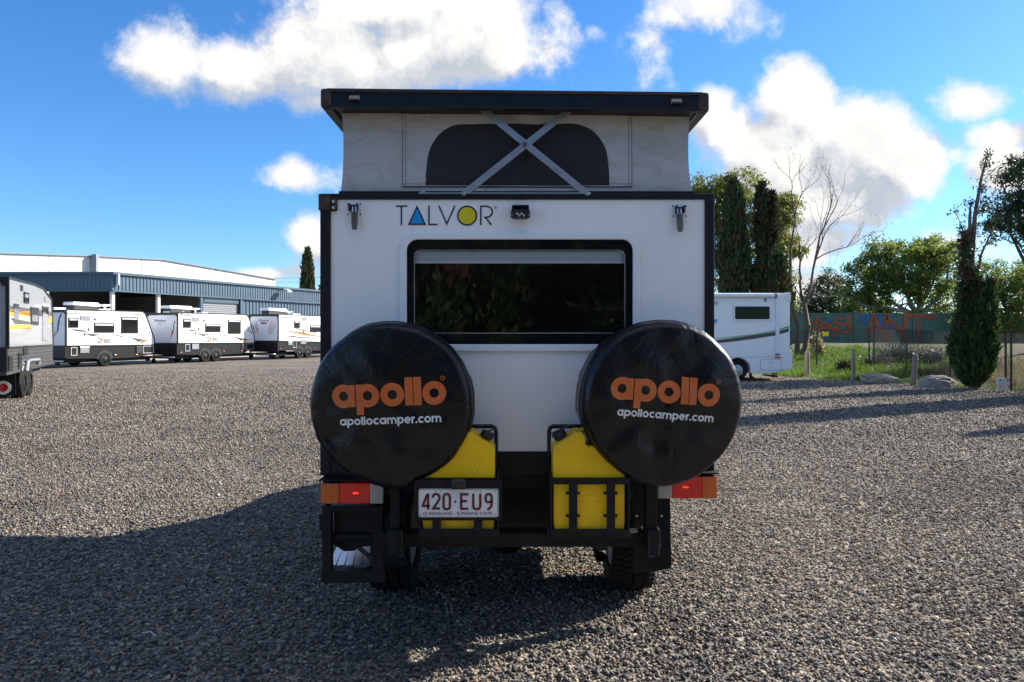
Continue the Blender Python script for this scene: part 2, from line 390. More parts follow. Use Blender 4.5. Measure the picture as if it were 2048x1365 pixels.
def vinyl():
    m = bpy.data.materials.new('black_vinyl'); m.use_nodes = True; nt = m.node_tree; b = nt.nodes['Principled BSDF']; L = nt.links
    b.inputs['Base Color'].default_value = (.006,.006,.007,1); b.inputs['Specular IOR Level'].default_value = .38; b.inputs['Roughness'].default_value = .33
    tc = nt.nodes.new('ShaderNodeTexCoord')
    n = nt.nodes.new('ShaderNodeTexNoise'); n.inputs['Scale'].default_value = 5; n.inputs['Detail'].default_value = 3; n.inputs['Distortion'].default_value = 1.5; L.new(tc.outputs['Object'], n.inputs['Vector'])
    w = nt.nodes.new('ShaderNodeTexNoise'); w.inputs['Scale'].default_value = 350; L.new(tc.outputs['Object'], w.inputs['Vector'])
    ad = nt.nodes.new('ShaderNodeMath'); ad.operation = 'MULTIPLY_ADD'; L.new(w.outputs['Fac'], ad.inputs[0]); ad.inputs[1].default_value = .03; L.new(n.outputs['Fac'], ad.inputs[2])
    bp = nt.nodes.new('ShaderNodeBump'); bp.inputs['Strength'].default_value = .5; bp.inputs['Distance'].default_value = .02; L.new(ad.outputs[0], bp.inputs['Height']); L.new(bp.outputs[0], b.inputs['Normal'])
    r = nt.nodes.new('ShaderNodeMapRange'); L.new(n.outputs['Fac'], r.inputs[0]); r.inputs[3].default_value = .20; r.inputs[4].default_value = .42; L.new(r.outputs[0], b.inputs['Roughness'])
    return m
M['vinyl'] = vinyl()

def window_glass():
    m = bpy.data.materials.new('tinted_glass'); m.use_nodes = True; nt = m.node_tree; N = nt.nodes; L = nt.links; N.clear()
    o = N.new('ShaderNodeOutputMaterial'); tr = N.new('ShaderNodeBsdfTransparent'); tr.inputs[0].default_value = (.70,.72,.74,1)
    gl = N.new('ShaderNodeBsdfGlossy'); gl.inputs['Roughness'].default_value = .015; gl.inputs[0].default_value = (.95,.95,.95,1)
    lw = N.new('ShaderNodeLayerWeight'); lw.inputs[0].default_value = .5
    pw = N.new('ShaderNodeMath'); pw.operation = 'POWER'; L.new(lw.outputs['Facing'], pw.inputs[0]); pw.inputs[1].default_value = 5
    fr = N.new('ShaderNodeMath'); fr.operation = 'MULTIPLY_ADD'; L.new(pw.outputs[0], fr.inputs[0]); fr.inputs[1].default_value = .85; fr.inputs[2].default_value = .10
    tc = N.new('ShaderNodeTexCoord'); n = N.new('ShaderNodeTexNoise'); n.inputs['Scale'].default_value = 1.6; L.new(tc.outputs['Object'], n.inputs['Vector'])
    bp = N.new('ShaderNodeBump'); bp.inputs['Strength'].default_value = .04; bp.inputs['Distance'].default_value = .02; L.new(n.outputs['Fac'], bp.inputs['Height']); L.new(bp.outputs[0], gl.inputs['Normal'])
    mx = N.new('ShaderNodeMixShader'); L.new(fr.outputs[0], mx.inputs[0]); L.new(tr.outputs[0], mx.inputs[1]); L.new(gl.outputs[0], mx.inputs[2]); L.new(mx.outputs[0], o.inputs[0])
    return m
M['glass'] = window_glass()

GR = [(0.0,(.050,.050,.050)),(.13,(.092,.090,.086)),(.42,(.150,.141,.127)),(.66,(.215,.191,.158)),(.84,(.305,.247,.182)),(.95,(.42,.36,.285)),(1.0,(.22,.11,.06))]
def gravel_ramp(nt):
    r = nt.nodes.new('ShaderNodeValToRGB'); cr = r.color_ramp
    while len(cr.elements) > 1: cr.elements.remove(cr.elements[-1])
    cr.elements[0].position = 0; cr.elements[0].color = GR[0][1]+(1,)
    for p, c in GR[1:]: e = cr.elements.new(p); e.color = c+(1,)
    return r
def pebble_mat():
    m = bpy.data.materials.new('pebbles'); m.use_nodes = True; nt = m.node_tree; b = nt.nodes['Principled BSDF']; L = nt.links
    g = nt.nodes.new('ShaderNodeNewGeometry'); r = gravel_ramp(nt); L.new(g.outputs['Random Per Island'], r.inputs[0])
    tc = nt.nodes.new('ShaderNodeTexCoord'); n = nt.nodes.new('ShaderNodeTexNoise'); n.inputs['Scale'].default_value = .8; n.inputs['Detail'].default_value = 4; L.new(tc.outputs['Object'], n.inputs['Vector'])
    mr = nt.nodes.new('ShaderNodeMapRange'); L.new(n.outputs['Fac'], mr.inputs[0]); mr.inputs[1].default_value = .3; mr.inputs[2].default_value = .7; mr.inputs[3].default_value = .75; mr.inputs[4].default_value = 1.25
    mx = nt.nodes.new('ShaderNodeVectorMath'); mx.operation = 'SCALE'; L.new(r.outputs[0], mx.inputs[0]); L.new(mr.outputs[0], mx.inputs['Scale'])
    L.new(mx.outputs[0], b.inputs['Base Color']); b.inputs['Roughness'].default_value = .8; b.inputs['Specular IOR Level'].default_value = .12
    return m
def ground_mat():
    m = bpy.data.materials.new('gravel_ground'); m.use_nodes = True; nt = m.node_tree; b = nt.nodes['Principled BSDF']; L = nt.links
    tc = nt.nodes.new('ShaderNodeTexCoord')
    v = nt.nodes.new('ShaderNodeTexVoronoi'); v.inputs['Scale'].default_value = 42; v.inputs['Randomness'].default_value = 1; L.new(tc.outputs['Object'], v.inputs['Vector'])
    sp = nt.nodes.new('ShaderNodeSeparateColor'); L.new(v.outputs['Color'], sp.inputs[0])
    r = gravel_ramp(nt); L.new(sp.outputs[0], r.inputs[0])
    n = nt.nodes.new('ShaderNodeTexNoise'); n.inputs['Scale'].default_value = .45; n.inputs['Detail'].default_value = 6; n.inputs['Roughness'].default_value = .62; L.new(tc.outputs['Object'], n.inputs['Vector'])
    mr = nt.nodes.new('ShaderNodeMapRange'); L.new(n.outputs['Fac'], mr.inputs[0]); mr.inputs[1].default_value = .3; mr.inputs[2].default_value = .7; mr.inputs[3].default_value = .70; mr.inputs[4].default_value = 1.22
    # a coarse mottling that still reads where single stones no longer do
    v2 = nt.nodes.new('ShaderNodeTexNoise'); v2.inputs['Scale'].default_value = 16; v2.inputs['Detail'].default_value = 6; v2.inputs['Roughness'].default_value = .8; L.new(tc.outputs['Object'], v2.inputs['Vector'])
    mr2 = nt.nodes.new('ShaderNodeMapRange'); L.new(v2.outputs['Fac'], mr2.inputs[0]); mr2.inputs[1].default_value = .3; mr2.inputs[2].default_value = .7; mr2.inputs[3].default_value = .38; mr2.inputs[4].default_value = 1.62
    mu = nt.nodes.new('ShaderNodeMath'); mu.operation = 'MULTIPLY'; L.new(mr.outputs[0], mu.inputs[0]); L.new(mr2.outputs[0], mu.inputs[1])
    mx = nt.nodes.new('ShaderNodeVectorMath'); mx.operation = 'SCALE'; L.new(r.outputs[0], mx.inputs[0]); L.new(mu.outputs[0], mx.inputs['Scale'])
    L.new(mx.outputs[0], b.inputs['Base Color']); b.inputs['Roughness'].default_value = .9; b.inputs['Specular IOR Level'].default_value = .12
    inv = nt.nodes.new('ShaderNodeMath'); inv.operation = 'SUBTRACT'; inv.inputs[0].default_value = 1; L.new(v.outputs['Distance'], inv.inputs[1])
    bp = nt.nodes.new('ShaderNodeBump'); bp.inputs['Strength'].default_value = .9; bp.inputs['Distance'].default_value = .014; L.new(inv.outputs[0], bp.inputs['Height']); L.new(bp.outputs[0], b.inputs['Normal'])
    return m
M['pebbles'] = pebble_mat(); M['ground'] = ground_mat()

def leaf_mat(name, c0, c1, trans=.35, brown=0.0):
    m = bpy.data.materials.new(name); m.use_nodes = True; nt = m.node_tree; N = nt.nodes; L = nt.links
    b = N['Principled BSDF']; o = N['Material Output']
    g = N.new('ShaderNodeNewGeometry'); mx = N.new('ShaderNodeMix'); mx.data_type = 'RGBA'
    L.new(g.outputs['Random Per Island'], mx.inputs[0]); mx.inputs[6].default_value = c0+(1,); mx.inputs[7].default_value = c1+(1,)
    col = mx.outputs[2]
    if brown:
        tc = N.new('ShaderNodeTexCoord'); n = N.new('ShaderNodeTexNoise'); n.inputs['Scale'].default_value = 1.7; n.inputs['Detail'].default_value = 4; L.new(tc.outputs['Object'], n.inputs['Vector'])
        r = N.new('ShaderNodeMapRange'); L.new(n.outputs['Fac'], r.inputs[0]); r.inputs[1].default_value = .62-.2*brown; r.inputs[2].default_value = .72-.2*brown
        m2 = N.new('ShaderNodeMix'); m2.data_type = 'RGBA'; L.new(r.outputs[0], m2.inputs[0]); L.new(col, m2.inputs[6]); m2.inputs[7].default_value = (.085,.042,.02,1); col = m2.outputs[2]
    L.new(col, b.inputs['Base Color']); b.inputs['Roughness'].default_value = .5; b.inputs['Specular IOR Level'].default_value = .35
    t = N.new('ShaderNodeBsdfTranslucent'); L.new(col, t.inputs[0])
    sh = N.new('ShaderNodeMixShader'); sh.inputs[0].default_value = trans; L.new(b.outputs[0], sh.inputs[1]); L.new(t.outputs[0], sh.inputs[2]); L.new(sh.outputs[0], o.inputs[0])
    return m
M['gum_leaf'] = leaf_mat('gum_leaf', (.10,.13,.03), (.27,.28,.06), .55)
M['green_leaf'] = leaf_mat('broad_leaf', (.08,.14,.03), (.27,.31,.06), .6)
M['dark_leaf'] = leaf_mat('dark_leaf', (.035,.06,.028), (.09,.12,.05), .4)
M['grey_leaf'] = leaf_mat('saltbush_leaf', (.075,.10,.085), (.15,.18,.15), .3)
M['cypress_leaf'] = leaf_mat('cypress_leaf', (.018,.040,.014), (.05,.085,.028), .22, brown=.55)
M['cypress_green'] = leaf_mat('cypress_green', (.022,.052,.014), (.065,.12,.03), .25, brown=.1)
M['grass'] = leaf_mat('grass_blade', (.055,.13,.014), (.19,.29,.045), .5)
M['dry_grass'] = leaf_mat('dry_blade', (.20,.17,.08), (.36,.32,.17), .4)
M['bark'] = pm('bark', (.10,.075,.058), .85, var=.4, scale=8, bump=.6, bscale=14)
M['bark_pale'] = pm('pale_bark', (.34,.30,.25), .8, var=.3, scale=5, bump=.3, bscale=10)
M['bark_red'] = pm('reddish_bark', (.15,.105,.085), .8, var=.35, scale=5, bump=.5, bscale=12)

# ================================================================== SETTING
def smooth01(t): t = max(0., min(1., t)); return t*t*(3-2*t)
def bank_s(x, y): return (x-10.9)*.867+(y-27)*.4975
def bank_h(x, y):
    s = bank_s(x, y); return 1.1*smooth01(s/14)+.05*mnoise.noise(Vector((x*.4, y*.4, 3)))*smooth01(s/2)

gmb = MB().grid(lambda u, v: Vector((-450+900*u, -150+900*v, 0)), 12, 12)
struct(build('gravel_ground', gmb, M['ground']))

M['bank'] = pm('grassy_soil', (.085,.095,.035), .9, var=.5, scale=3, bump=.6, bscale=8, dirt=(.16,.125,.075), dirt_amt=.8, dscale=1.1)
def bankpt(u, v):
    x = 5+75*u; y = 14+80*v; s = bank_s(x, y)
    z = bank_h(x, y)+.03 if s > 0 else -.25*min(1, -s)+.03
    return Vector((x, y, z))
struct(build('grass_bank', MB().grid(bankpt, 110, 120), M['bank'], smooth=60))

# ---- the blue steel shed -------------------------------------------------
A = Vector((PX(225, 56), 56, 0)); FD = Vector((.387, .922, 0)).normalized(); FN = Vector((FD.y, -FD.x, 0))
def face2(px): # distance along the shed's long face at a pixel column
    k = (px-CXP)/FPX; return (k*A.y-A.x)/(FD.x-k*FD.y)
def F2(t, off=0.0, z=0.0): p = A+FD*t+FN*off; return Vector((p.x, p.y, z))
def corr(mb, a, b, z0, z1, pitch, depth, nrm):         # trapezoidal sheet between two ground points
    a = Vector(a); b = Vector(b); L = (b-a).length; d = (b-a)/L; n = int(L/pitch); pitch = L/n; nrm = Vector(nrm)
    pts = []
    for i in range(n):
        for f, o in ((0, 0), (.5, 0), (.62, 1), (.88, 1)): pts.append(a+d*((i+f)*pitch)+nrm*(o*depth))
    pts.append(b)
    vs = [Vector((p.x, p.y, z0)) for p in pts]+[Vector((p.x, p.y, z1)) for p in pts]; k = len(pts)
    mb.add(vs, [(i, i+1, i+1+k, i+k) for i in range(k-1)])
M['blue_steel'] = pm('blue_steel_sheet', (.050,.098,.15), .45, var=.08, scale=.6, dirt=(.09,.12,.15), dirt_amt=.2, dscale=.5)
M['blue_trim'] = pm('blue_trim', (.045,.085,.13), .4, var=.06)
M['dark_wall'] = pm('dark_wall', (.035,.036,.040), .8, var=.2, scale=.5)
M['shed_grey'] = pm('grey_roller_steel', (.22,.24,.27), .5, var=.06)
M['galv_post'] = pm('galvanised_post', (.55,.58,.60), .45, metal=.3, var=.1)
M['tilt'] = pm('painted_concrete', (.72,.70,.65), .8, var=.03, scale=.3, dirt=(.55,.53,.48), dirt_amt=.12, dscale=.25)
M['concrete'] = pm('concrete_apron', (.46,.39,.29), .85, var=.12, scale=.8)
shed = thing('steel_shed', 'long blue corrugated steel shed with open bays and a roller door', 'shed', tuple(A))
LEN = 44.0; ZB, ZT = 5.15, 6.48
mb = MB(); corr(mb, F2(0), F2(LEN), ZB, ZT, .33, .05, FN); build('fascia', mb, M['blue_steel'], shed)
mb = MB(); corr(mb, Vector((-66, 56, 0)), A, ZB, ZT, .33, .05, (0,-1,0)); build('fascia', mb, M['blue_steel'], shed)
mb = MB(); mb.bar(F2(-.1, .12, ZT+.03), F2(LEN, .12, ZT+.03), .22, .2); mb.bar(Vector((-66, 55.88, ZT+.03)), Vector((A.x+.1, 55.88, ZT+.03)), .22, .2); build('gutter', mb, M['blue_trim'], shed)
mb = MB(); mb.bar(F2(-.05, .02, ZB-.05), F2(LEN, .02, ZB-.05), .16, .12); mb.bar(Vector((-66, 55.97, ZB-.05)), Vector((A.x, 55.97, ZB-.05)), .16, .12); build('bottom_trim', mb, M['blue_trim'], shed)
mb = MB(); mb.prism([Vector((-66, 56.2, ZT-.1)), F2(.3, -.2, ZT-.1), F2(LEN, -.2, ZT-.1), F2(LEN, -11, ZT-.1), Vector((-45.5, 66, ZT-.1)), Vector((-66, 66, ZT-.1))], (0,0,.08)); build('roof', mb, M['blue_trim'], shed)
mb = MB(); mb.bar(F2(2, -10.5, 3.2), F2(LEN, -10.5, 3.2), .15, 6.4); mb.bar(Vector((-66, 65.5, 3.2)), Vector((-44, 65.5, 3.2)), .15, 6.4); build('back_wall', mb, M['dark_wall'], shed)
tR0, tR1 = face2(410), face2(479); tW = face2(484)
for t in (.25, face2(322)):
    build('post', MB().bar(F2(t, -.35, 0), F2(t, -.35, ZB+.3), .26, .26, up=FD), M['galv_post'], shed)
build('post', MB().bar(F2(tR0-.35, -.3, 0), F2(tR0-.35, -.3, ZB), .6, .3, up=FD), M['blue_trim'], shed)
build('post', MB().bar(F2(tR1+.3, -.3, 0), F2(tR1+.3, -.3, ZB), .6, .3, up=FD), M['blue_trim'], shed)
rd = MB()
ns = 26
pts = []
for i in range(ns):
    z = ZB-.55-(i+.5)*(ZB-.55)/ns; h = (ZB-.55)/ns*.36
    rd.prism([F2(tR0, -.28, z-h), F2(tR0, -.24, z-h*.5), F2(tR0, -.24, z+h*.5), F2(tR0, -.28, z+h)], FD*(tR1-tR0))
rd.bar(F2(tR0, -.34, (ZB-.5)/2), F2(tR1, -.34, (ZB-.5)/2), .1, ZB-.5)
door = build('roller_door', rd, M['shed_grey'], shed)
build('door_head', MB().bar(F2(tR0, -.22, ZB-.3), F2(tR1, -.22, ZB-.3), .2, .55), M['blue_trim'], shed)
mb = MB(); corr(mb, F2(tW, -.2), F2(LEN, -.2), 0, ZB-.1, .46, .07, FN); build('wall', mb, M['blue_steel'], shed)
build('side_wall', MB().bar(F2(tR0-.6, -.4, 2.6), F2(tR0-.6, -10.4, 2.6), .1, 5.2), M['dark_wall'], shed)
tl = face2(562)
mb = MB().bar(F2(tl, .1, 6.55), F2(tl, .9, 6.3), .06, .06); fl = build('flood_light', mb, M['galv_post'], shed)
mb = MB().prism([F2(tl-.35, .55, 6.15), F2(tl-.35, 1.15, 6.0), F2(tl-.35, 1.2, 6.2), F2(tl-.35, .6, 6.4)], FD*.7); build('lamp_housing', mb, M['galv_post'], fl)
mb = MB().tube([F2(.35, .2, ZT), F2(.35, .2, ZT-.9)], .12, 8); build('rainwater_head', mb, M['galv_post'], shed)
ap = MB().prism([F2(-12, 13.5, .0), F2(LEN+10, 13.5, .0), F2(LEN+10, -11, .0), F2(-6, -11, .0)], (0,0,.012)); struct(build('concrete_apron', ap, M['concrete']))

# ---- the white tilt-panel warehouse --------------------------------------
W0 = Vector((PX(98, 70), 70, 0)); WD = Vector((.47, .88, 0)).normalized(); WN = Vector((WD.y, -WD.x, 0))
def wt(px): k = (px-CXP)/FPX; return (k*W0.y-W0.x)/(WD.x-k*WD.y)
def wtop(px, py): t = wt(px); Y = W0.y+WD.y*t; return t, EYE+(HZP-py)/FPX*Y
prof = [(-40, 8.2), wtop(0, 508), wtop(186, 513.5), wtop(325, 521), wtop(431, 539), wtop(551, 560)]
def wz(t):
    for (a, za), (b, zb) in zip(prof, prof[1:]):
        if a <= t <= b: return za+(zb-za)*(t-a)/(b-a)
    return prof[0][1] if t < prof[0][0] else prof[-1][1]
ware = thing('warehouse', 'tall cream white warehouse of concrete panels behind the blue shed', 'warehouse', tuple(W0))
joints = [-36, -20, wt(-10), 0, wt(196), wt(283), wt(361), wt(431), wt(495), wt(551)]
apx = prof[3][0]
for a, b in zip(joints, joints[1:]):
    a2, b2 = a+.04, b-.04
    pts = [W0+WD*a2, W0+WD*b2, W0+WD*b2+Vector((0,0,wz(b2)))]
    if a2 < apx < b2: pts.append(W0+WD*apx+Vector((0,0,wz(apx))))
    pts.append(W0+WD*a2+Vector((0,0,wz(a2))))
    build('panel', MB().prism(pts, -WN*.18), M['tilt'], ware)
mb = MB()
for (a, za), (b, zb) in zip(prof, prof[1:]): mb.bar(W0+WD*a+Vector((0,0,za+.05)), W0+WD*b+Vector((0,0,zb+.05)), .35, .12)
build('capping', mb, M['shed_grey'], ware)
e0 = W0-WN*.3; bk = -WN*30
mb = MB().prism([e0+WD*prof[0][0], e0+WD*prof[-1][0], e0+WD*prof[-1][0]+Vector((0,0,prof[-1][1]-.3)), e0+WD*apx+Vector((0,0,prof[3][1]-.3)), e0+WD*prof[0][0]+Vector((0,0,prof[0][1]-.3))], bk)
build('hall', mb, M['tilt'], ware)
t = wt(186); build('downpipe', MB().box(-.24, .24, -.24, .24, 0, wz(t)+.2), M['shed_grey'], ware, local=True).location = tuple(WD*t+WN*.4)

# ---- power lines ----------------------------------------------------------
for i, (pyl, pyr) in enumerate(((553.5, 550), (561, 558))):
    a = P(380, pyl, 118); b = P(720, pyr, 132); m_ = (a+b)/2-Vector((0,0,.5))
    tag(build('power_line', MB().tube([a, a.lerp(m_, .5)-Vector((0,0,.12)), m_, m_.lerp(b, .5)-Vector((0,0,.12)), b], .022, 5), M['plastic_black']),
        ('upper' if i == 0 else 'lower')+' thin black overhead wire beyond the warehouse', 'power line', 'overhead wires')

# ---- colorbond fence with graffiti ---------------------------------------
FY = 43.0
M['fence_green'] = pm('green_steel_sheet', (.10,.215,.165), .6, var=.12, scale=1.2, dirt=(.10,.12,.09), dirt_amt=.4, dscale=.8)
M['spray_orange'] = pm('orange_spray', (.42,.10,.035), .7, var=.15, scale=6)
M['spray_blue'] = pm('blue_spray', (.02,.16,.36), .7, var=.15, scale=6)
fx0, fx1 = PX(1540, FY), PX(2230, FY)
fen = thing('sheet_fence', 'dark green steel sheet fence with orange and blue graffiti on the bank', 'fence', (fx0, FY, .9))
zt, zb = PZ(627, FY), .92
npan = 9; pw = (fx1-fx0)/npan
for i in range(npan):
    mb = MB(); corr(mb, Vector((fx0+i*pw+.03, FY, 0)), Vector((fx0+(i+1)*pw-.03, FY, 0)), zb, zt-.04, .19, .035, (0,-1,0)); build('panel', mb, M['fence_green'], fen)
    build('top_rail', MB().box(fx0+i*pw, fx0+(i+1)*pw, FY-.045, FY+.03, zt-.05, zt), M['fence_green'], fen)
for i in range(npan+1): build('post', MB().box(fx0+i*pw-.03, fx0+i*pw+.03, FY-.06, FY+.04, zb-.2, zt+.01), M['fence_green'], fen)
def zR(x, y): return (1700+x/5.687, 560+y/5.687)
def zM(x, y): return (1400+x/5.6875, 560+y/5.6875)
GY = FY-.05
def spray(lines, w, mat, fn, off):
    for k, ln in enumerate(lines):
        mb = MB(); ribbon(mb, [(PX(fn(*p)[0], GY), PZ(fn(*p)[1], GY)) for p in ln], w, lambda a, b: Vector((a, GY-off-.0007*k, b)), step=.15)
        build('graffiti', mb, mat, fen)
spray([[(100,470),(150,420),(205,400),(180,470),(195,505)], [(330,400),(345,470),(365,560)], [(300,560),(340,640)], [(450,430),(470,520),(455,600)], [(480,400),(515,395)]], .20, M['spray_blue'], zR, .004)
spray([[(200,625),(235,500),(268,405),(300,480),(345,570),(400,680)], [(228,568),(340,572)], [(440,705),(420,560),(405,405),(500,510),(590,600),(680,728)], [(625,590),(632,395)], [(620,402),(800,410),(985,428)], [(778,410),(785,735)], [(650,722),(780,735),(925,728)]], .24, M['spray_orange'], zR, .009)
spray([[(1390,420),(1430,470),(1500,470)], [(1480,600),(1550,660),(1590,650)], [(1640,420),(1660,400),(1690,390)], [(1800,440),(1820,470)]], .17, M['spray_blue'], zM, .004)
spray([[(1225,485),(1300,480),(1345,440),(1400,490),(1480,510),(1420,560),(1360,520),(1290,560),(1245,570)], [(1330,480),(1325,600)], [(1370,500),(1390,610)], [(1700,440),(1560,445),(1540,490),(1640,510),(1690,500)], [(1690,400),(1695,510),(1720,590),(1650,600),(1530,545),(1490,560),(1550,590),(1545,630),(1500,640)]], .17, M['spray_orange'], zM, .009)

# welded mesh in front of it
mf = thing('weldmesh_fence', 'tall fine welded wire fence standing in front of the green graffiti fence', 'fence', (fx0, FY-1.6, .9))
mb = MB(); y = FY-1.6; x0 = PX(1588, y); x1 = PX(2180, y); zt2 = PZ(626.5, y)
nx = int((x1-x0)/.15)
for i in range(nx+1): x = x0+(x1-x0)*i/nx; mb.tube([(x, y, .7), (x, y, zt2)], .0032, 3, False)
for j in range(15): z = 1.0+(zt2-1.0)*j/14; mb.tube([(x0, y, z), (x1, y, z)], .0032, 3, False)
stuff(build('wire_mesh', mb, M['plastic_black'], mf, normals=False))
for k in range(6): x = x0+(x1-x0)*k/5; build('post', MB().tube([(x, y, .6), (x, y, zt2)], .024, 6), M['plastic_black'], mf)

# chain-link fence: along the yard and across the bank
M['chain'] = pm('chain_wire', (.02,.021,.022), .8, metal=.0, spec=.1, var=.2)
def chain(name, label, a, b, H, posts, wr, step=.056):
    a = Vector(a); b = Vector(b); L = (b-a).length; d = (b-a)/L
    t = thing(name, label, 'fence', tuple(a))
    def Q(u, z): p = a+d*u; return Vector((p.x, p.y, bank_h(p.x, p.y)*.7+z))
    mb = MB(); u = -H
    while u < L:
        for s in (0, 1):
            u0, u1, z0, z1 = (u, u+H, .03, H) if s == 0 else (u, u+H, H, .03)
            if u0 < 0: z0 = z0+(z1-z0)*(-u0)/(u1-u0); u0 = 0
            if u1 > L: z1 = z0+(z1-z0)*(L-u0)/(u1-u0); u1 = L
            if u1-u0 > .01: mb.tube([Q(u0, z0), Q(u1, z1)], wr, 3, False)
        u += step*1.3
    stuff(build('wire_mesh', mb, M['chain'], t, normals=False))
    for z in (H-.01, .08): build('straining_wire', MB().tube([Q(0, z), Q(L*.5, z), Q(L, z)], .005, 4), M['chain'], t)
    for u in posts: build('post', MB().tube([Q(u, -.1), Q(u, H+.06)], .03, 8), M['plastic_black'], t)
    return t
chain('chain_link_fence', 'black chain link fence running beside the gravel behind the cypress', (14.2, 14.0, 0), (15.1, 29.4, 0), 1.72, (.3, 3.3, 6.45, 6.7, 9.6, 12.5, 15.2), .0055)
chain('chain_link_fence', 'black chain link fence crossing the grass beside the twin bare trunks', (15.12, 29.5, 0), (11.6, 31.6, 0), 1.70, (.06, 2.1, 4.0), .0024)
ys = P(1651, 668, 30.0)
tag(build('warning_sign', MB().prism([(ys.x-.13, 30.0, ys.z-.1), (ys.x+.13, 30.0, ys.z-.1), (ys.x+.14, 30.0, ys.z+.1), (ys.x+.07, 30.0, ys.z+.1), (ys.x+.05, 30.0, ys.z+.07), (ys.x-.05, 30.0, ys.z+.07), (ys.x-.07, 30.0, ys.z+.1), (ys.x-.14, 30.0, ys.z+.1)], (0,.006,0)), pm('sign_yellow', (.85,.62,.01), .4, var=.03)),
    'small bright yellow notice hung on the chain link fence', 'sign')

# posts, rocks, white box
M['old_wood'] = pm('grey_timber', (.22,.19,.155), .85, var=.35, scale=6, stretch=(1,1,.15), bump=.5, bscale=25)
M['rock'] = pm('sandstone', (.27,.235,.195), .85, var=.35, scale=3, bump=.9, bscale=7)
for (px, pyb, pyt, w, lab) in ((1614, 755, 704, .10, 'weathered timber post standing beside the white motorhome rear'), (1706, 762, 698, .075, 'slim pale timber post between the bright grass and black gate posts'), (1827, 771, 709, .085, 'leaning timber post between the two sandstone boulders')):
    g = G(px, pyb); hgt = (pyb-pyt)/FPX*g.y
    t_ = .06 if px == 1827 else .01
    prof_ = [(w*1.08, -.1), (w, .1), (w*.95, hgt*.6), (w*.93, hgt-.03), (w*.8, hgt), (0, hgt+.008)]
    tag(build('timber_post', MB().lathe(prof_, g, (t_, 0, 1), 10), M['old_wood'], smooth=50), lab, 'post', 'timber posts along the gravel edge')
def rock(c, sx, sy, sz, seed, label):
    bm = bmesh.new(); bmesh.ops.create_icosphere(bm, subdivisions=4, radius=1)
    for v in bm.verts:
        p = v.co.copy(); k = 1+.34*mnoise.noise(p*1.1+Vector((seed,0,0)))+.14*mnoise.noise(p*3.2+Vector((0,seed,0)))+.05*mnoise.noise(p*9+Vector((0,0,seed)))
        q = Vector((math.copysign(abs(p.x)**.75, p.x), math.copysign(abs(p.y)**.8, p.y), math.copysign(abs(p.z)**.65, p.z)))*k
        v.co = Vector((q.x*sx, q.y*sy, max(q.z, -.55)*sz))
    me = bpy.data.meshes.new('boulder'); bm.to_mesh(me); bm.free(); me.materials.append(M['rock'])
    me.polygons.foreach_set('use_smooth', [True]*len(me.polygons)); me.set_sharp_from_angle(angle=R(38))
    o = bpy.data.objects.new('boulder', me); C.objects.link(o); o.location = c; o.rotation_euler = (0, .06, .2); return tag(o, label, 'rock', 'boulders at the gravel edge')
g = G(1765, 767); rock((g.x, g.y+.15, .1), .62, .34, .21, 3.1, 'long flat sandstone boulder lying below the black gate posts')
g = G(1878, 775); rock((g.x, g.y+.15, .1), .50, .36, .24, 8.4, 'rounded sandstone boulder lying at the foot of the cypress')
g = G(2006, 784); wb = thing('marker_box', 'small white box on two stub legs before the chain link fence', 'box', (g.x, g.y, 0))
M['box_white'] = pm('weathered_white', (.6,.6,.58), .6, var=.15, scale=15)
build('board', MB().box(g.x-.17, g.x+.17, g.y-.04, g.y+.04, .18, .40), M['box_white'], wb, bevel=.01)
for s in (-1, 1):
    build('leg', MB().box(g.x+s*.1-.03, g.x+s*.1+.03, g.y-.03, g.y+.03, -.03, .19), M['box_white'], wb)
    build('bolt', MB().lathe([(.025, 0), (.025, .012), (0, .014)], (g.x+s*.11, g.y-.04, .35), (0,-1,0), 8), M['plastic_black'], wb)

# ================================================================== PARKED VEHICLES
def wheel(parent, c, axis, r, w, rim_r, local=True, hub=None, tread=0):
    ax = Vector(axis)
    prof_ = [(rim_r, -w*.36), (rim_r*1.05, -w*.48), (r*.86, -w*.5), (r*.96, -w*.44), (r, -w*.33), (r, 0), (r, w*.33), (r*.96, w*.44), (r*.86, w*.5), (rim_r*1.05, w*.48), (rim_r, w*.36)]
    ty = build('wheel', MB().lathe(prof_, c, ax, 40, close=True), M['rubber'], parent, local=local, smooth=40)
    c = Vector(c)
    mb = MB().lathe([(rim_r, -w*.36), (rim_r*.97, w*.25), (rim_r*.86, w*.28)], c, ax, 28)
    ref = Vector((0,0,1)); side = ax.cross(ref).normalized()
    for k in range(6):
        a = math.pi*2*k/6; dd = ref*math.cos(a)+side*math.sin(a)
        mb.bar(c+ax*(w*.36)+dd*rim_r*.15, c+ax*(w*.32)+dd*rim_r*.95, rim_r*.26, w*.12, up=ax)
    mb.lathe([(rim_r*.32, w*.2), (rim_r*.3, w*.42), (rim_r*.2, w*.46), (0, w*.47)], c, ax, 14)
    build('rim', mb, M['black_gloss'] if hub is None else hub, ty, local=local, smooth=40)
    return ty

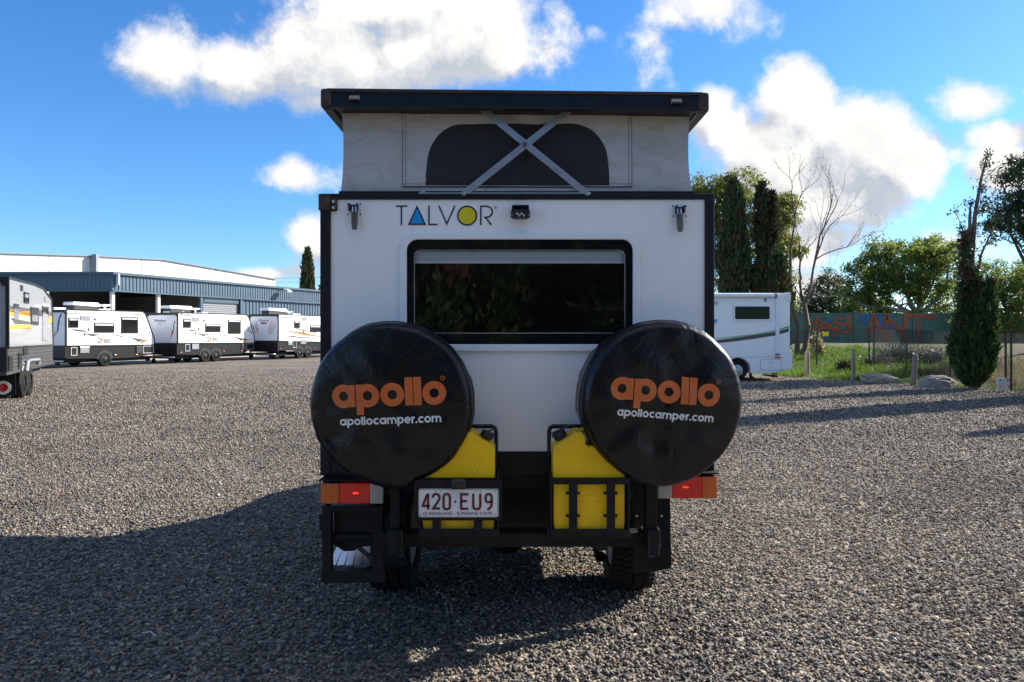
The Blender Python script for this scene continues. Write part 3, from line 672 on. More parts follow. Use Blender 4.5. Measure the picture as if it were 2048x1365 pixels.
def caravan(name, label, O, d, W, T, side, skirt, wins, vents, decals, wheels_, hatches, lights, name_txt, top_items, end_decals, group, endtop, zmap, wheel_r=.36, body_mat=None, skirt_mat=None, end_skirt_h=None):
    d = Vector((d[0], d[1], 0)).normalized(); ang = math.atan2(d.y, d.x)
    inw = Vector((-d.y, d.x, 0))
    t = thing(name, label, 'caravan', (O[0], O[1], 0), ang, group)
    def S(x, y):                 # picture trace -> metres on the visible side (u along, z up)
        px, py = zmap(x, y); k = (px-CXP)/FPX
        u = (k*O[1]-O[0])/(d.x-k*d.y); Y = O[1]+d.y*u; return u, EYE+(HZP-py)/FPX*Y
    def E(x, y):                 # the same on the visible end (v across, z up)
        px, py = zmap(x, y); k = (px-CXP)/FPX
        v = (k*O[1]-O[0])/(inw.x-k*inw.y); Y = O[1]+inw.y*v; return v, EYE+(HZP-py)/FPX*Y
    sp = [S(*p) for p in side]
    ue = min(sp[0][0], sp[-1][0]); sp[0] = (ue, sp[0][1]); sp[-1] = (ue, sp[-1][1])
    build('body', MB().prism([(u, 0, z) for u, z in sp], (0, W, 0)), body_mat or M['car_white'], t, local=True, bevel=.02)
    mb = MB()
    for a, b in zip(sp, sp[1:]):
        mb.bar((a[0], .0, a[1]), (b[0], .0, b[1]), .05, .05); mb.bar((a[0], W, a[1]), (b[0], W, b[1]), .05, .05)
    mb.bar((sp[0][0]-.012, .0, sp[0][1]), (sp[-1][0]-.012, .0, sp[-1][1]), .07, .07, up=(1,0,0)); mb.bar((sp[0][0]-.012, W, sp[0][1]), (sp[-1][0]-.012, W, sp[-1][1]), .07, .07, up=(1,0,0))
    build('edge_trim', mb, M['black_gloss'], t, local=True)
    sk = [S(*p) for p in skirt]
    build('skirt', MB().prism([(u, .02, z) for u, z in sk], (0, W-.04, 0)), skirt_mat or M['black_gloss'], t, local=True, bevel=.01)
    zs = min(z for u, z in sk); us = [u for u, z in sk]
    build('chassis', MB().box(min(us)+.15, max(us)+.0, .35, W-.35, zs-.14, zs+.05), M['black_steel'], t, local=True)
    build('drawbar', MB().bar((max(us)-.6, W*.25, zs-.02), (max(us)+1.35, W*.5, zs-.04), .08, .12).bar((max(us)-.6, W*.75, zs-.02), (max(us)+1.35, W*.5, zs-.04), .08, .12), M['black_steel'], t, local=True)
    jw = MB().tube([(max(us)+1.0, W*.5, zs+.25), (max(us)+1.0, W*.5, .12)], .035, 8); jk = build('jockey_wheel', jw, M['galv'], t, local=True)
    build('tyre', MB().lathe([(.03, -.04), (.12, -.04), (.13, 0), (.12, .04), (.03, .04)], (max(us)+1.0, W*.5, .13), (0,1,0), 16, close=True), M['rubber'], jk, local=True)
    build('end_skirt', MB().box(sk[0][0]-.07, sk[0][0]+.03, .0, W, zs+.1 if end_skirt_h is None else end_skirt_h[0], sp[-1][1]+.02 if end_skirt_h is None else end_skirt_h[1]), M['black_gloss'], t, local=True, bevel=.015)
    et = MB().box(sp[0][0]-.05, sp[0][0]+.01, .0, W, sp[0][1]-.13, sp[0][1]+.01)
    for v0, v1 in ((.0, .12), (W-.12, W)): et.prism([(sp[0][0]-.045, v0, sp[0][1]-.13), (sp[0][0]-.045, v1, sp[0][1]-.13), (sp[0][0]-.045, v1 if v0 == 0 else v1, sp[0][1]-.2), (sp[0][0]-.045, v0, sp[0][1]-.2)], (.05,0,0))
    build('end_trim', et, M['black_gloss'], t, local=True)
    build('bumper_bar', MB().box(sk[0][0]-.28, sk[0][0]+.05, .25, W-.1, zs-.08, zs), M['galv'], t, local=True, bevel=.01)
    for v in (.3, W-.3):
        build('mud_flap', MB().box(sk[0][0]-.22, sk[0][0]-.2, v-.17, v+.17, .14, zs-.05), M['rubber'], t, local=True)
    for (a, b) in wins:
        u0, z1 = S(*a); u1, z0 = S(*b)
        f = build('window', MB().ring([(u, -.03, z) for u, z in rect_like(u0, u1, z0, z1, .06, 2)], [(u, -.03, z) for u, z in rrect(u0+.045, u1-.045, z0+.045, z1-.045, .03, 2)], (0, .035, 0)), M['black_gloss'], t, local=True)
        build('pane', MB().box(u0+.03, u1-.03, -.02, .01, z0+.03, z1-.03), M['dark_glass'], f, local=True)
        build('blind', MB().box(u0+.05, u1-.05, -.0245, -.0195, z1-.14, z1-.05), M['alu'], f, local=True)
    for (a, b, mk) in vents:
        u0, z1 = S(*a); u1, z0 = S(*b)
        build('access_panel', MB().box(u0, u1, -.025, .01, z0, z1), M[mk], t, local=True, bevel=.01)
    for (a, b) in hatches:
        u0, z1 = S(*a); u1, z0 = S(*b)
        h = build('hatch', MB().box(u0, u1, -.0, .03, z0, z1), M['black_gloss'], t, local=True)
        build('hatch_frame', MB().ring([(u, -.012, z) for u, z in rect_like(u0, u1, z0, z1, .05, 2)], [(u, -.012, z) for u, z in rrect(u0+.03, u1-.03, z0+.03, z1-.03, .02, 2)], (0, .012, 0)), M['alu'], h, local=True)
    for (x, y) in lights:
        u, z = S(x, y); build('marker_light', MB().box(u-.05, u+.05, -.02, .03, z-.025, z+.025), M['amber'], t, local=True, bevel=.008)
    by = {}
    for mk, pts in decals: by.setdefault(mk, []).append(pts)
    for mk, ps in by.items():
        mb = MB()
        for k, pts in enumerate(ps):
            q = [S(*p) for p in pts]; zc = sum(z for u, z in q)/len(q); zs_ = 1.45 if max(z for u, z in q)-min(z for u, z in q) < .16 else 1.0
            mb.prism([(u, -.004-.0015*(k % 3), zc+(z-zc)*zs_) for u, z in q], (0, .006, 0))
        build('decal_stripe', mb, M[mk], t, local=True)
    if end_decals:
        by = {}
        for mk, pts in end_decals: by.setdefault(mk, []).append(pts)
        for mk, ps in by.items():
            mb = MB()
            for k, pts in enumerate(ps): mb.prism([(sp[0][0]-.004-.0015*(k % 3), E(*p)[0], E(*p)[1]) for p in pts], (.006, 0, 0))
            build('end_decal', mb, M[mk], t, local=True)
    for (txt, mk, a, size, on_end) in name_txt:
        if on_end:
            v0, z0 = E(*a); mbt = text_mesh(txt, size, lambda X_, Y_: Vector((sp[0][0]-.012, v0-X_, z0+Y_)))
        else:
            u0, z0 = S(*a); mbt = text_mesh(txt, size, lambda X_, Y_: Vector((u0+X_, -.012, z0+Y_)))
        build('lettering', mbt, M[mk], t, local=True, normals=False)
    for wpt in wheels_:
        u, z = S(*wpt)
        wheel(t, (u, .09, wheel_r), (0,-1,0), wheel_r, .24, wheel_r*.62)
        wheel(t, (u, W-.09, wheel_r), (0,1,0), wheel_r, .24, wheel_r*.62)
        ar = [(u+math.cos(R(a))*(wheel_r+.09), .005, wheel_r+.02+math.sin(R(a))*(wheel_r+.09)) for a in range(0, 181, 18)]
        build('wheel_arch', MB().prism(ar, (0, .02, 0)), M['plastic_black'], t, local=True)
    zr = lambda u: sp[0][1]+(sp[1][1]-sp[0][1])*(u-sp[0][0])/(sp[1][0]-sp[0][0])
    for (kind, x0, x1, hgt) in top_items:
        u0 = S(x0, side[0][1])[0]; u1 = S(x1, side[0][1])[0]; z = zr((u0+u1)/2); um = (u0+u1)/2
        if kind == 'ac':
            a = build('air_conditioner', MB().box(u0+.1, u1-.1, W*.5-.3, W*.5+.3, z-.02, z+hgt*.75), M['plastic_black'], t, local=True, bevel=.03)
            build('cover', MB().prism([(u0, W*.5-.36, z+hgt*.62), (u1, W*.5-.36, z+hgt*.5), (u1+.02, W*.5-.36, z+hgt*.75), (u1-.12, W*.5-.36, z+hgt), (u0+.02, W*.5-.36, z+hgt)], (0, .72, 0)), M['car_white'], a, local=True, bevel=.03)
        elif kind == 'hatch':
            build('roof_hatch', MB().box(u0, u1, W*.5-.25, W*.5+.25, z-.02, z+hgt), M['car_white'], t, local=True, bevel=.03)
        elif kind == 'dome':
            r_ = (u1-u0)/2
            a = build('antenna', MB().tube([(um, W*.4, z-.02), (um, W*.4, z+hgt*.7)], .05, 8), M['car_white'], t, local=True)
            build('antenna_dish', MB().lathe([(0, hgt*.55), (r_*.5, hgt*.68), (r_, hgt*.78), (r_*.8, hgt*.95), (0, hgt)], (um, W*.4, z), (0,0,1), 16), M['car_white'], a, local=True, smooth=50)
    return t, S, E

zA = lambda x, y: (90+x/7.314, 580+y/7.317)
decA = [('grey_decal', [(318,580),(470,583),(590,596),(622,612),(480,606),(400,592)]), ('orange_decal', [(508,627),(660,627),(655,637),(540,636)]),
        ('grey_decal', [(590,648),(720,652),(862,656),(745,668),(700,678),(640,666)]), ('grey_decal', [(860,648),(1000,655),(1140,674),(1130,684),(1000,664)]),
        ('grey_decal', [(1150,678),(1300,702),(1490,736),(1440,742),(1400,752),(1368,770),(1330,742),(1270,714)]),
        ('orange_decal', [(1388,780),(1410,755),(1440,745),(1572,750),(1470,760),(1440,770),(1425,782)]),
        ('orange_decal', [(800,688),(835,712),(850,738),(825,770),(795,786),(735,788),(790,776),(815,756),(826,738),(815,715)]),
        ('grey_decal', [(720,690),(790,700),(822,724),(780,712)]), ('grey_decal', [(752,776),(818,738),(806,758),(790,772)]),
        ('grey_decal', [(330,727),(540,755),(738,789),(735,795),(535,764),(332,732)]),
        ('orange_decal', [(1120,350),(1250,352),(1385,358),(1408,380),(1370,370),(1250,359)]),
        ('grey_decal', [(1428,435),(1478,570),(1510,628),(1488,616),(1458,545)]), ('grey_decal', [(1512,602),(1530,615),(1548,658),(1525,640)])]
winA = [((340,405),(485,555)), ((718,483),(1008,628)), ((1113,395),(1357,637))]
venA = [((515,368),(657,452),'steel'), ((718,416),(742,445),'plastic_black'), ((628,560),(650,599),'plastic_black'), ((868,712),(955,776),'shed_grey'), ((570,640),(592,672),'plastic_black'), ((512,838),(645,925),'steel'), ((1335,830),(1420,925),'plastic_black')]
hatA = [((378,842),(470,962)), ((1433,822),(1587,925))]
dirv = (.35,.94)
O1 = (PX(133.7, 34), 34); O2 = (PX(356.5, 39.3), 39.3); O3 = (PX(557.6, 45.2), 45.2)
caravan('caravan', 'white single axle caravan with grey and orange swoosh graphics, beside the blue shed', O1, dirv, 2.3, None,
        [(315,290),(1425,318),(1458,340),(1482,385),(1597,712),(1600,805),(310,822)], [(310,822),(1600,805),(1597,935),(1480,960),(1370,985),(1100,1005),(310,1012)],
        winA, venA, decA, [(880,1048)], hatA, [(1028,957),(1340,947)],
        [('Windsor','grey_decal',(400,362),.24,False), ('genesis','orange_decal',(440,386),.11,False)],
        [('ac',575,975,.42), ('dome',985,1140,.36), ('hatch',330,500,.12), ('hatch',975,1150,.12)],
        [('grey_decal', [(250,335),(215,395),(195,480),(185,600),(168,660),(205,600),(222,480),(232,405),(252,395)]), ('orange_decal', [(160,600),(118,730),(138,700),(165,650)])], 'white caravans parked in a row by the shed', None, zA)
zB = lambda x, y: (290+x/8.53, 590+y/8.53)
def a2b(p): return (p[0]*.9636+322, p[1]+22)
decB = [(k, [a2b(p) for p in pts]) for k, pts in decA if pts[0] not in ((1428,435),(1512,602),(318,580),(330,727))]
decB += [('grey_decal', [(1728,465),(1755,560),(1800,640),(1778,630),(1745,560)]), ('grey_decal', [(1795,620),(1812,632),(1822,668),(1805,655)]), ('grey_decal', [(655,598),(800,600),(925,612),(820,622),(740,608)]), ('grey_decal', [(690,748),(860,768),(1060,798),(1050,803),(855,776),(692,754)])]
endB = [('grey_decal', [(520,430),(495,490),(485,600),(470,690),(490,650),(505,560),(508,490),(525,480)]), ('orange_decal', [(470,590),(440,740),(455,720),(480,640)]), ('grey_decal', [(440,720),(418,805),(430,770),(445,740)])]
caravan('caravan', 'white tandem axle caravan with grey and orange swooshes, parked between the other two white caravans', O2, dirv, 2.3, None,
        [(565,305),(1725,338),(1758,365),(1785,430),(1862,720),(1865,820),(560,828)], [(560,828),(1865,820),(1865,935),(1760,955),(1690,1000),(1300,1025),(555,1028)],
        [((650,412),(778,562)), ((1028,490),(1285,637)), ((1413,420),(1630,665))],
        [((808,378),(928,460),'shed_grey'), ((995,425),(1018,452),'plastic_black'), ((905,565),(928,602),'plastic_black'), ((1152,722),(1228,783),'shed_grey'), ((852,642),(872,678),'plastic_black'), ((800,840),(915,928),'shed_grey'), ((1645,838),(1710,930),'plastic_black')],
        decB, [(1030,1060),(1212,1055)], [((685,845),(765,962)), ((1722,832),(1855,935))], [(622,980),(1345,965),(1655,957)],
        [('Windsor','grey_decal',(708,368),.27,False), ('genesis','orange_decal',(750,395),.12,False), ('Windsor','navy',(268,466),.25,True), ('genesis','orange_decal',(262,500),.11,True)],
        [('ac',605,1000,.42), ('dome',1000,1128,.34), ('hatch',625,800,.10), ('hatch',1175,1280,.10), ('dome',820,870,.1)], endB, 'white caravans parked in a row by the shed', None, zB)
zC = lambda x, y: (460+x/7.585, 560+y/7.583)
def claw(pts): return pts
endC = [('orange_decal', [(365,615),(385,655),(405,720),(425,780),(440,845),(420,800),(395,740),(378,680)]), ('grey_decal', [(335,625),(352,680),(375,745),(395,800),(400,830),(375,785),(350,720),(340,670)]), ('grey_decal', [(395,595),(410,650),(425,720),(445,800),(428,765),(410,690)]),
        ('orange_decal', [(682,625),(665,665),(645,725),(620,790),(590,850),(608,790),(632,730),(655,670)]), ('grey_decal', [(710,640),(695,690),(670,750),(640,805),(622,835),(640,790),(668,730),(690,680)]), ('grey_decal', [(645,600),(630,660),(605,740),(582,800),(600,730),(620,660)]),
        ('grey_decal', [(473,645),(530,645),(530,672),(473,672)]), ('orange_decal', [(532,648),(570,648),(570,672),(532,672)])]
decC = [('grey_decal', [(850,688),(1000,732),(1120,752),(1215,778),(1330,808),(1420,850),(1320,815),(1200,788),(1000,742)]),
        ('orange_decal', [(838,772),(920,772),(1000,788),(1120,796),(1220,826),(1330,845),(1480,890),(1365,868),(1300,862),(1240,852),(1110,842),(1020,815),(940,800),(880,785)]),
        ('grey_decal', [(798,846),(950,848),(1080,870),(1200,872),(1480,915),(1340,906),(1240,890),(1100,890),(980,872),(880,862)])]
caravan('caravan', 'white caravan with torn orange and grey claw mark graphics, beside the shed wall', O3, dirv, 2.3, None,
        [(742,522),(1500,556),(1560,590),(1700,850),(1720,950),(735,928)], [(735,928),(1720,950),(1715,1080),(1240,1075),(732,1075)],
        [((972,618),(1057,730)), ((1213,688),(1370,792)), ((1420,640),(1530,800))],
        [((1086,563),(1166,622),'shed_grey'), ((1146,700),(1160,730),'plastic_black'), ((1108,770),(1122,800),'plastic_black'), ((882,940),(940,990),'steel'), ((1070,912),(1153,972),'shed_grey')],
        decC, [(1055,1125),(1186,1120)], [((952,935),(1008,1028))], [(765,1042),(1288,1040)],
        [('Windsor','grey_decal',(828,583),.27,False), ('rapid','orange_decal',(862,604),.11,False), ('Windsor','navy',(522,636),.25,True)],
        [('ac',735,1025,.42), ('dome',1030,1110,.28), ('hatch',1120,1240,.12), ('hatch',760,800,.08)], endC, 'white caravans parked in a row by the shed', None, zC)

# ---- the grey caravan at the frame's edge ---------------------------------
zD = lambda x, y: (x/4.015, 480+y/4.015)
O0 = (PX(17.4, 17), 17); d0 = (-.41,.91)
M['grey_paint'] = pm('silver_grey_paint', (.26,.265,.275), .35, var=.04, coat=.2)
M['silver'] = pm('silver_decal', (.42,.42,.43), .35, var=.04)
M['ribbed_black'] = pm('charcoal_ribbed', (.055,.055,.058), .45, var=.2)
dec0 = [('grey_decal', [(70,535),(130,545),(250,560),(410,585),(410,610),(250,600),(70,570)]), ('yellow_decal', [(70,566),(245,582),(330,596),(330,612),(245,608),(70,598)]), ('silver', [(70,612),(250,620),(320,640),(320,680),(200,690),(70,690)]),
        ('grey_decal', [(80,625),(150,640),(240,660),(240,680),(120,680)]), ('yellow_decal', [(70,688),(180,688),(262,690),(250,712),(110,714),(70,708)]), ('silver', [(70,716),(110,722),(260,700),(400,690),(400,700),(260,712),(110,738),(70,738)]), ('yellow_decal', [(385,610),(415,616),(415,668),(385,660),(385,640),(405,645),(405,630)])]
cv0, S0, E0 = caravan('caravan', 'silver grey caravan with amber striped side and charcoal ribbed lower wall', O0, d0, 2.35, None,
        [(72,305),(275,360),(345,392),(412,482),(425,845),(62,868)], [(62,868),(425,845),(422,1000),(62,1090)],
        [((188,418),(225,512))], [((163,362),(178,412),'plastic_black'), ((356,455),(368,498),'shed_grey'), ((108,512),(146,645),'steel'), ((108,512),(146,560),'dark_glass'), ((243,538),(306,684),'black_gloss'), ((250,600),(300,660),'steel'), ((338,530),(383,600),'dark_glass'), ((340,575),(376,808),'alu'), ((185,850),(217,925),'black_gloss'), ((145,908),(170,1035),'black_gloss'), ((65,935),(95,1050),'black_gloss')],
        dec0, [(190,1180),(238,1150)], [], [(300,995),(412,968)], [], [('hatch',120,240,.06)], [], None, None, zD, body_mat=M['grey_paint'], skirt_mat=M['ribbed_black'])
mb = MB()
for i in range(6):
    a = S0(64, 885+i*32); b = S0(424, 858+i*25); mb.bar((a[0], .012, a[1]), (b[0], .012, b[1]), .03, .07)
build('ribs', mb, M['ribbed_black'], cv0, local=True)
a = S0(196, 1055); b = S0(205, 978); c = S0(222, 968); e = S0(295, 962); f_ = S0(297, 1000)
build('wheel_guard', MB().tube([(p[0], -.05, p[1]) for p in (a, b, c, e, f_)], .045, 8), M['alu'], cv0, local=True)
u, z = S0(120, 1185); build('mud_flap', MB().box(u-.02, u, -.02, .5, .15, z+.35), M['rubber'], cv0, local=True)
rf = build('reflector', MB().lathe([(.17, 0), (.17, .012), (0, .014)], (u-.022, .24, z-.0), (-1,0,0), 20), M['white_ink'], cv0, local=True)
build('red_disc', MB().lathe([(.105, 0), (.105, .02), (0, .024)], (u-.022, .24, z-.0), (-1,0,0), 20), M['red_lens'], rf, local=True)
build('tail_light', MB().box(-.03, .03, .12, .45, 2.42, 2.48), M['red_lens'], cv0, local=True)

# ---- motorhome -------------------------------------------------------------
MY = 25.0
def E_(x, y): px, py = zM(x, y); return PX(px, MY), PZ(py, MY)
mh = thing('motorhome', 'white motorhome with a grey and green swoosh stripe, parked beside the grass bank', 'motorhome', (PX(1500, MY), MY+1.1, 0))
zt = E_(0, 165)[1]; XR = E_(1026, 0)[0]; XL = XR-4.6; zbm = E_(0, 1068)[1]
wx, wz_ = E_(432, 1070); wr = .36
bp = [(XL, zbm), (XL, zt)]+[(XR-.10+.10*math.cos(R(a)), zt-.02+.06*math.sin(R(a))) for a in (90, 60, 30, 0)]+[(XR, .85), (XR+.0, E_(0, 1012)[1]), E_(860, 1060), (wx+.46, zbm)]+[(wx+.46*math.cos(R(a)), wr+.46*math.sin(R(a))) for a in range(15, 180, 15)]+[(wx-.46, zbm)]
build('body', MB().prism([(x, MY, z) for x, z in bp], (0, 2.25, 0)), M['car_white'], mh, bevel=.03)
cabp = [(XL+.02, .35), (XL+.02, 2.7), (XL-.55, 2.62), (XL-.75, 2.3), (XL-.5, 2.0), (XL-1.35, 1.25), (XL-1.95, 1.05), (XL-2.05, .4)]
build('cab', MB().prism([(x, MY+.12, z) for x, z in cabp], (0, 2.0, 0)), M['car_white'], mh, bevel=.06)
build('cab_window', MB().prism([(XL-.1, MY+.11, 1.25), (XL-.1, MY+.11, 1.85), (XL-.42, MY+.11, 1.85), (XL-1.1, MY+.11, 1.25)], (0, .02, 0)), M['dark_glass'], mh)
wheel(mh, (wx, MY+.16, wr), (0,-1,0), wr, .22, wr*.62, local=False, hub=M['galv']); wheel(mh, (wx, MY+2.1, wr), (0,1,0), wr, .22, wr*.62, local=False, hub=M['galv'])
wheel(mh, (XL-1.2, MY+.25, wr), (0,-1,0), wr, .22, wr*.62, local=False, hub=M['galv']); wheel(mh, (XL-1.2, MY+2.0, wr), (0,1,0), wr, .22, wr*.62, local=False, hub=M['galv'])
build('wheel_well', MB().box(wx-.48, wx+.48, MY+.35, MY+1.9, .4, .9), M['plastic_black'], mh)
build('mud_flap', MB().box(wx+.5, wx+.52, MY+.05, MY+.3, .1, .45), M['rubber'], mh)
u0, z1 = E_(380, 285); u1, z0 = E_(805, 465)
w_ = build('window', MB().ring([(x, MY-.03, z) for x, z in rect_like(u0, u1, z0, z1, .08, 4)], [(x, MY-.03, z) for x, z in rrect(u0+.05, u1-.05, z0+.05, z1-.06, .05, 4)], (0, .04, 0)), M['alu'], mh)
build('pane', MB().box(u0+.04, u1-.04, MY-.012, MY+.02, z0+.04, z1-.05), M['dark_glass'], w_)
build('decal_stripe', MB().prism([(E_(*p)[0], MY-.008, E_(*p)[1]) for p in [(60,702),(170,690),(380,660),(640,625),(870,590),(1010,548),(1010,590),(870,632),(640,668),(400,700),(220,720),(60,735)]], (0,.009,0)), M['grey_decal'], mh)
build('decal_line', MB().prism([(E_(*p)[0], MY-.011, E_(*p)[1]) for p in [(60,682),(170,668),(600,620),(870,573),(1010,523),(1010,540),(870,584),(600,627),(170,675),(60,688)]], (0,.009,0)), M['green_decal'], mh)
build('decal_mark', MB().prism([(E_(*p)[0], MY-.008, E_(*p)[1]) for p in [(120,452),(205,450),(180,490),(120,500)]], (0,.009,0)), M['logo_blue'], mh)
build('decal_mark', MB().prism([(E_(*p)[0], MY-.008, E_(*p)[1]) for p in [(120,502),(178,492),(170,515),(120,520)]], (0,.009,0)), M['logo_yellow'], mh)
ya = E_(0, 182)[1]
aw = build('awning', MB().tube([(XL+.1, MY-.05, ya), (E_(838, 0)[0], MY-.05, ya)], .085, 12), M['frame_white'], mh, smooth=50)
build('end_cap', MB().tube([(E_(836, 0)[0], MY-.05, ya), (E_(866, 0)[0], MY-.05, ya)], .09, 12), M['shed_grey'], aw)
xx = E_(878, 0)[0]; build('awning_leg', MB().box(xx-.07, xx+.06, MY-.07, MY+.01, E_(0, 850)[1], E_(0, 170)[1]), M['frame_white'], mh, bevel=.012)
build('leg_foot', MB().box(xx-.08, xx+.07, MY-.09, MY+.01, E_(0, 850)[1]-.03, E_(0, 838)[1]), M['shed_grey'], mh)
x2, z2 = E_(885, 885); build('marker_light', MB().box(x2-.11, x2+.11, MY-.025, MY+.01, z2-.03, z2+.03), M['amber'], mh, bevel=.01)
x2, z2 = E_(741, 220); build('bracket', MB().box(x2-.018, x2+.018, MY-.03, MY+.01, z2-.1, z2+.1), M['plastic_black'], mh)
x2, z2 = E_(184, 260); build('lamp', MB().lathe([(.075, 0), (.06, .05), (0, .06)], (x2, MY, z2), (0,-1,0), 14), M['galv'], mh, smooth=40)
u0, z1 = E_(685, 907); u1, z0 = E_(932, 1030)
o1 = rrect(u0, u1, z0, z1, .08, 4); i1 = rrect(u0+.014, u1-.014, z0+.014, z1-.014, .07, 4)
hb = build('locker_hatch', MB().prism([(x, MY-.010, z) for x, z in rrect(u0+.012, u1-.012, z0+.012, z1-.012, .07, 4)], (0,.02,0)), M['car_white'], mh)
build('seal', MB().ring([(x, MY-.006, z) for x, z in o1], [(x, MY-.006, z) for x, z in i1], (0,.012,0)), M['shed_grey'], hb)
build('catch', MB().box((u0+u1)/2-.07, (u0+u1)/2+.05, MY-.02, MY, z1-.16, z1-.08), M['alu'], hb)
lob = [E_(988, 1022), E_(992, 900), E_(1008, 830), E_(1030, 788), E_(1046, 800), E_(1051, 900), E_(1050, 1005), E_(1040, 1018)]
build('rear_bumper', MB().prism([(x, MY-.03, z) for x, z in lob], (0, 2.31, 0)), M['car_white'], mh, bevel=.03)
cp_ = [E_(955, 165), E_(1020, 140), E_(1034, 165), E_(1032, 260), E_(1012, 262), E_(975, 225)]
build('corner_cap', MB().prism([(x, MY-.02, z) for x, z in cp_], (0, 2.29, 0)), M['frame_white'], mh, bevel=.025)
build('skirt_joint', MB().box(E_(340, 0)[0], XR-.25, MY-.004, MY+.01, E_(0, 880)[1]-.006, E_(0, 880)[1]+.006), M['shed_grey'], mh)
for x in (905, 938): xx = E_(x, 0)[0]; build('step_leg', MB().box(xx-.02, xx+.02, MY+.6, MY+.64, .12, .5), M['black_steel'], mh)
build('tow_step', MB().box(E_(895, 0)[0], E_(948, 0)[0], MY+.5, MY+1.6, .1, .16), M['black_steel'], mh)
build('roof_vent', MB().box(E_(190, 0)[0], E_(320, 0)[0], MY+.8, MY+1.3, zt-.05, zt+.09), M['car_white'], mh, bevel=.03)
build('roof_rail', MB().box(XL+.1, XR-.3, MY+.06, MY+.12, zt-.01, zt+.05), M['frame_white'], mh)

# ================================================================== THE CAMPER
SY = 3.5                                              # its rear wall
BX0, BX1 = PX(641, SY), PX(1428, SY); ZTOP, ZBW, ZSK = PZ(389, SY), PZ(903, SY), PZ(951, SY)
XC = (BX0+BX1)/2
truck = thing('camper_truck', 'pop top camper truck with grey canvas and two black covered spare wheels, seen from behind', 'camper', (XC, 5.4, 0))
def bt(name, mb, mat, parent=None, **k): return build(name, mb, M[mat], parent or truck, **k)
# --- body
wx0, wx1, wz0, wz1 = PX(814, SY), PX(1265, SY), PZ(689, SY), PZ(480, SY)
px0, px1 = PX(662, SY), PX(1409, SY); ptop = PZ(400, SY)
rw = bt('rear_wall', MB().ring([(x, SY, z) for x, z in rect_like(px0, px1, ZBW, ptop, .05, 6)], [(x, SY, z) for x, z in rrect(wx0-.004, wx1+.004, wz0-.004, wz1+.004, .055, 6)], (0,.03,0)), 'white')
bt('rear_skirt', MB().box(BX0+.004, BX1-.004, SY-.004, SY+.05, ZSK, ZBW), 'black_alu', bevel=.004)
for x0, x1 in ((BX0, px0), (px1, BX1)): bt('corner_post', MB().box(x0, x1, SY-.012, SY+.09, ZSK-.0, ptop+.001), 'black_alu', bevel=.006)
bt('top_rail', MB().box(BX0+.0, BX1, SY-.010, SY+.09, ptop, ZTOP+.002), 'black_alu', bevel=.004)
bt('canvas_track', MB().box(PX(677, SY), PX(1393, SY), SY+.002, SY+.10, ZTOP, PZ(382, SY)), 'black_alu', bevel=.004)
# the corner casting with two bolts
cc = bt('corner_bracket', MB().box(PX(639.5, SY), PX(663, SY), SY-.03, SY+.08, PZ(423, SY), PZ(390, SY)).box(PX(661, SY), PX(675, SY), SY-.016, SY+.02, PZ(423, SY), PZ(396, SY)), 'rust', bevel=.006)
for py in (405, 417): bt('bolt', MB().lathe([(.009, 0), (.008, .006), (0, .008)], P(669.5, py, SY)+Vector((0,-.016-.0,0)), (0,-1,0), 12), 'steel', cc, smooth=40)
# sides, floor, roof deck, nose over the cab
prof_ = [(SY+.08, ZSK), (SY+.08, ZTOP), (7.55, ZTOP), (7.62, 2.1), (7.0, 1.86), (5.95, 1.86), (5.95, ZSK)]
for xs in (BX0+.012, BX1-.042): bt('side_wall', MB().prism([(xs, y, z) for y, z in prof_], (.03, 0, 0)), 'white')
bt('floor', MB().box(BX0+.04, BX1-.04, SY+.05, 5.95, ZSK, ZSK+.05), 'black_steel')
bt('front_wall', MB().box(BX0+.045, BX1-.045, 5.90, 5.94, ZSK+.05, 1.9), 'white')
bt('nose', MB().prism([(BX0+.045, y, z) for y, z in [(5.95, 1.865), (7.0, 1.865), (7.60, 2.1), (7.54, ZTOP-.01), (5.95, ZTOP-.01)]], (BX1-BX0-.09, 0, 0)), 'white')
bt('deck', MB().box(BX0+.045, BX1-.045, SY+.10, 5.945, ZTOP-.04, ZTOP-.002), 'interior')
bt('bed_board', MB().box(BX0+.05, BX1-.05, 4.6, 5.88, ZSK+.06, 1.55), 'interior')
# --- window
fx0, fx1, fz0, fz1 = PX(800, SY), PX(1278.5, SY), PZ(703, SY), PZ(466.5, SY)
win = bt('window', MB().ring([(x, SY-.016, z) for x, z in rrect(fx0, fx1, fz0, fz1, .085, 6)], [(x, SY-.016, z) for x, z in rrect(wx0, wx1, wz0, wz1, .055, 6)], (0,.0155,0)), 'frame_white', bevel=.004)
gx0, gx1, gz0, gz1 = PX(828.5, SY), PX(1250, SY), PZ(667.5, SY), PZ(500.5, SY)
bt('glazing_band', MB().ring([(x, SY-.006, z) for x, z in rrect(wx0+.001, wx1-.001, wz0+.001, wz1-.001, .052, 6)], [(x, SY-.006, z) for x, z in rrect(gx0, gx1, gz0, gz1, .03, 6)], (0,.006,0)), 'band_glass', win)
bt('pane', MB().poly([(x, SY-.0045, z) for x, z in rrect(gx0-.001, gx1+.001, gz0-.001, gz1+.001, .03, 6)]), 'glass', win, normals=False)
bt('bead', MB().ring([(x, SY-.0075, z) for x, z in rrect(gx0, gx1, gz0, gz1, .03, 6)], [(x, SY-.0075, z) for x, z in rrect(gx0+.0035, gx1-.0035, gz0+.004, gz1-.003, .027, 6)], (0,.004,0)), 'alu', win)
bl = MB()
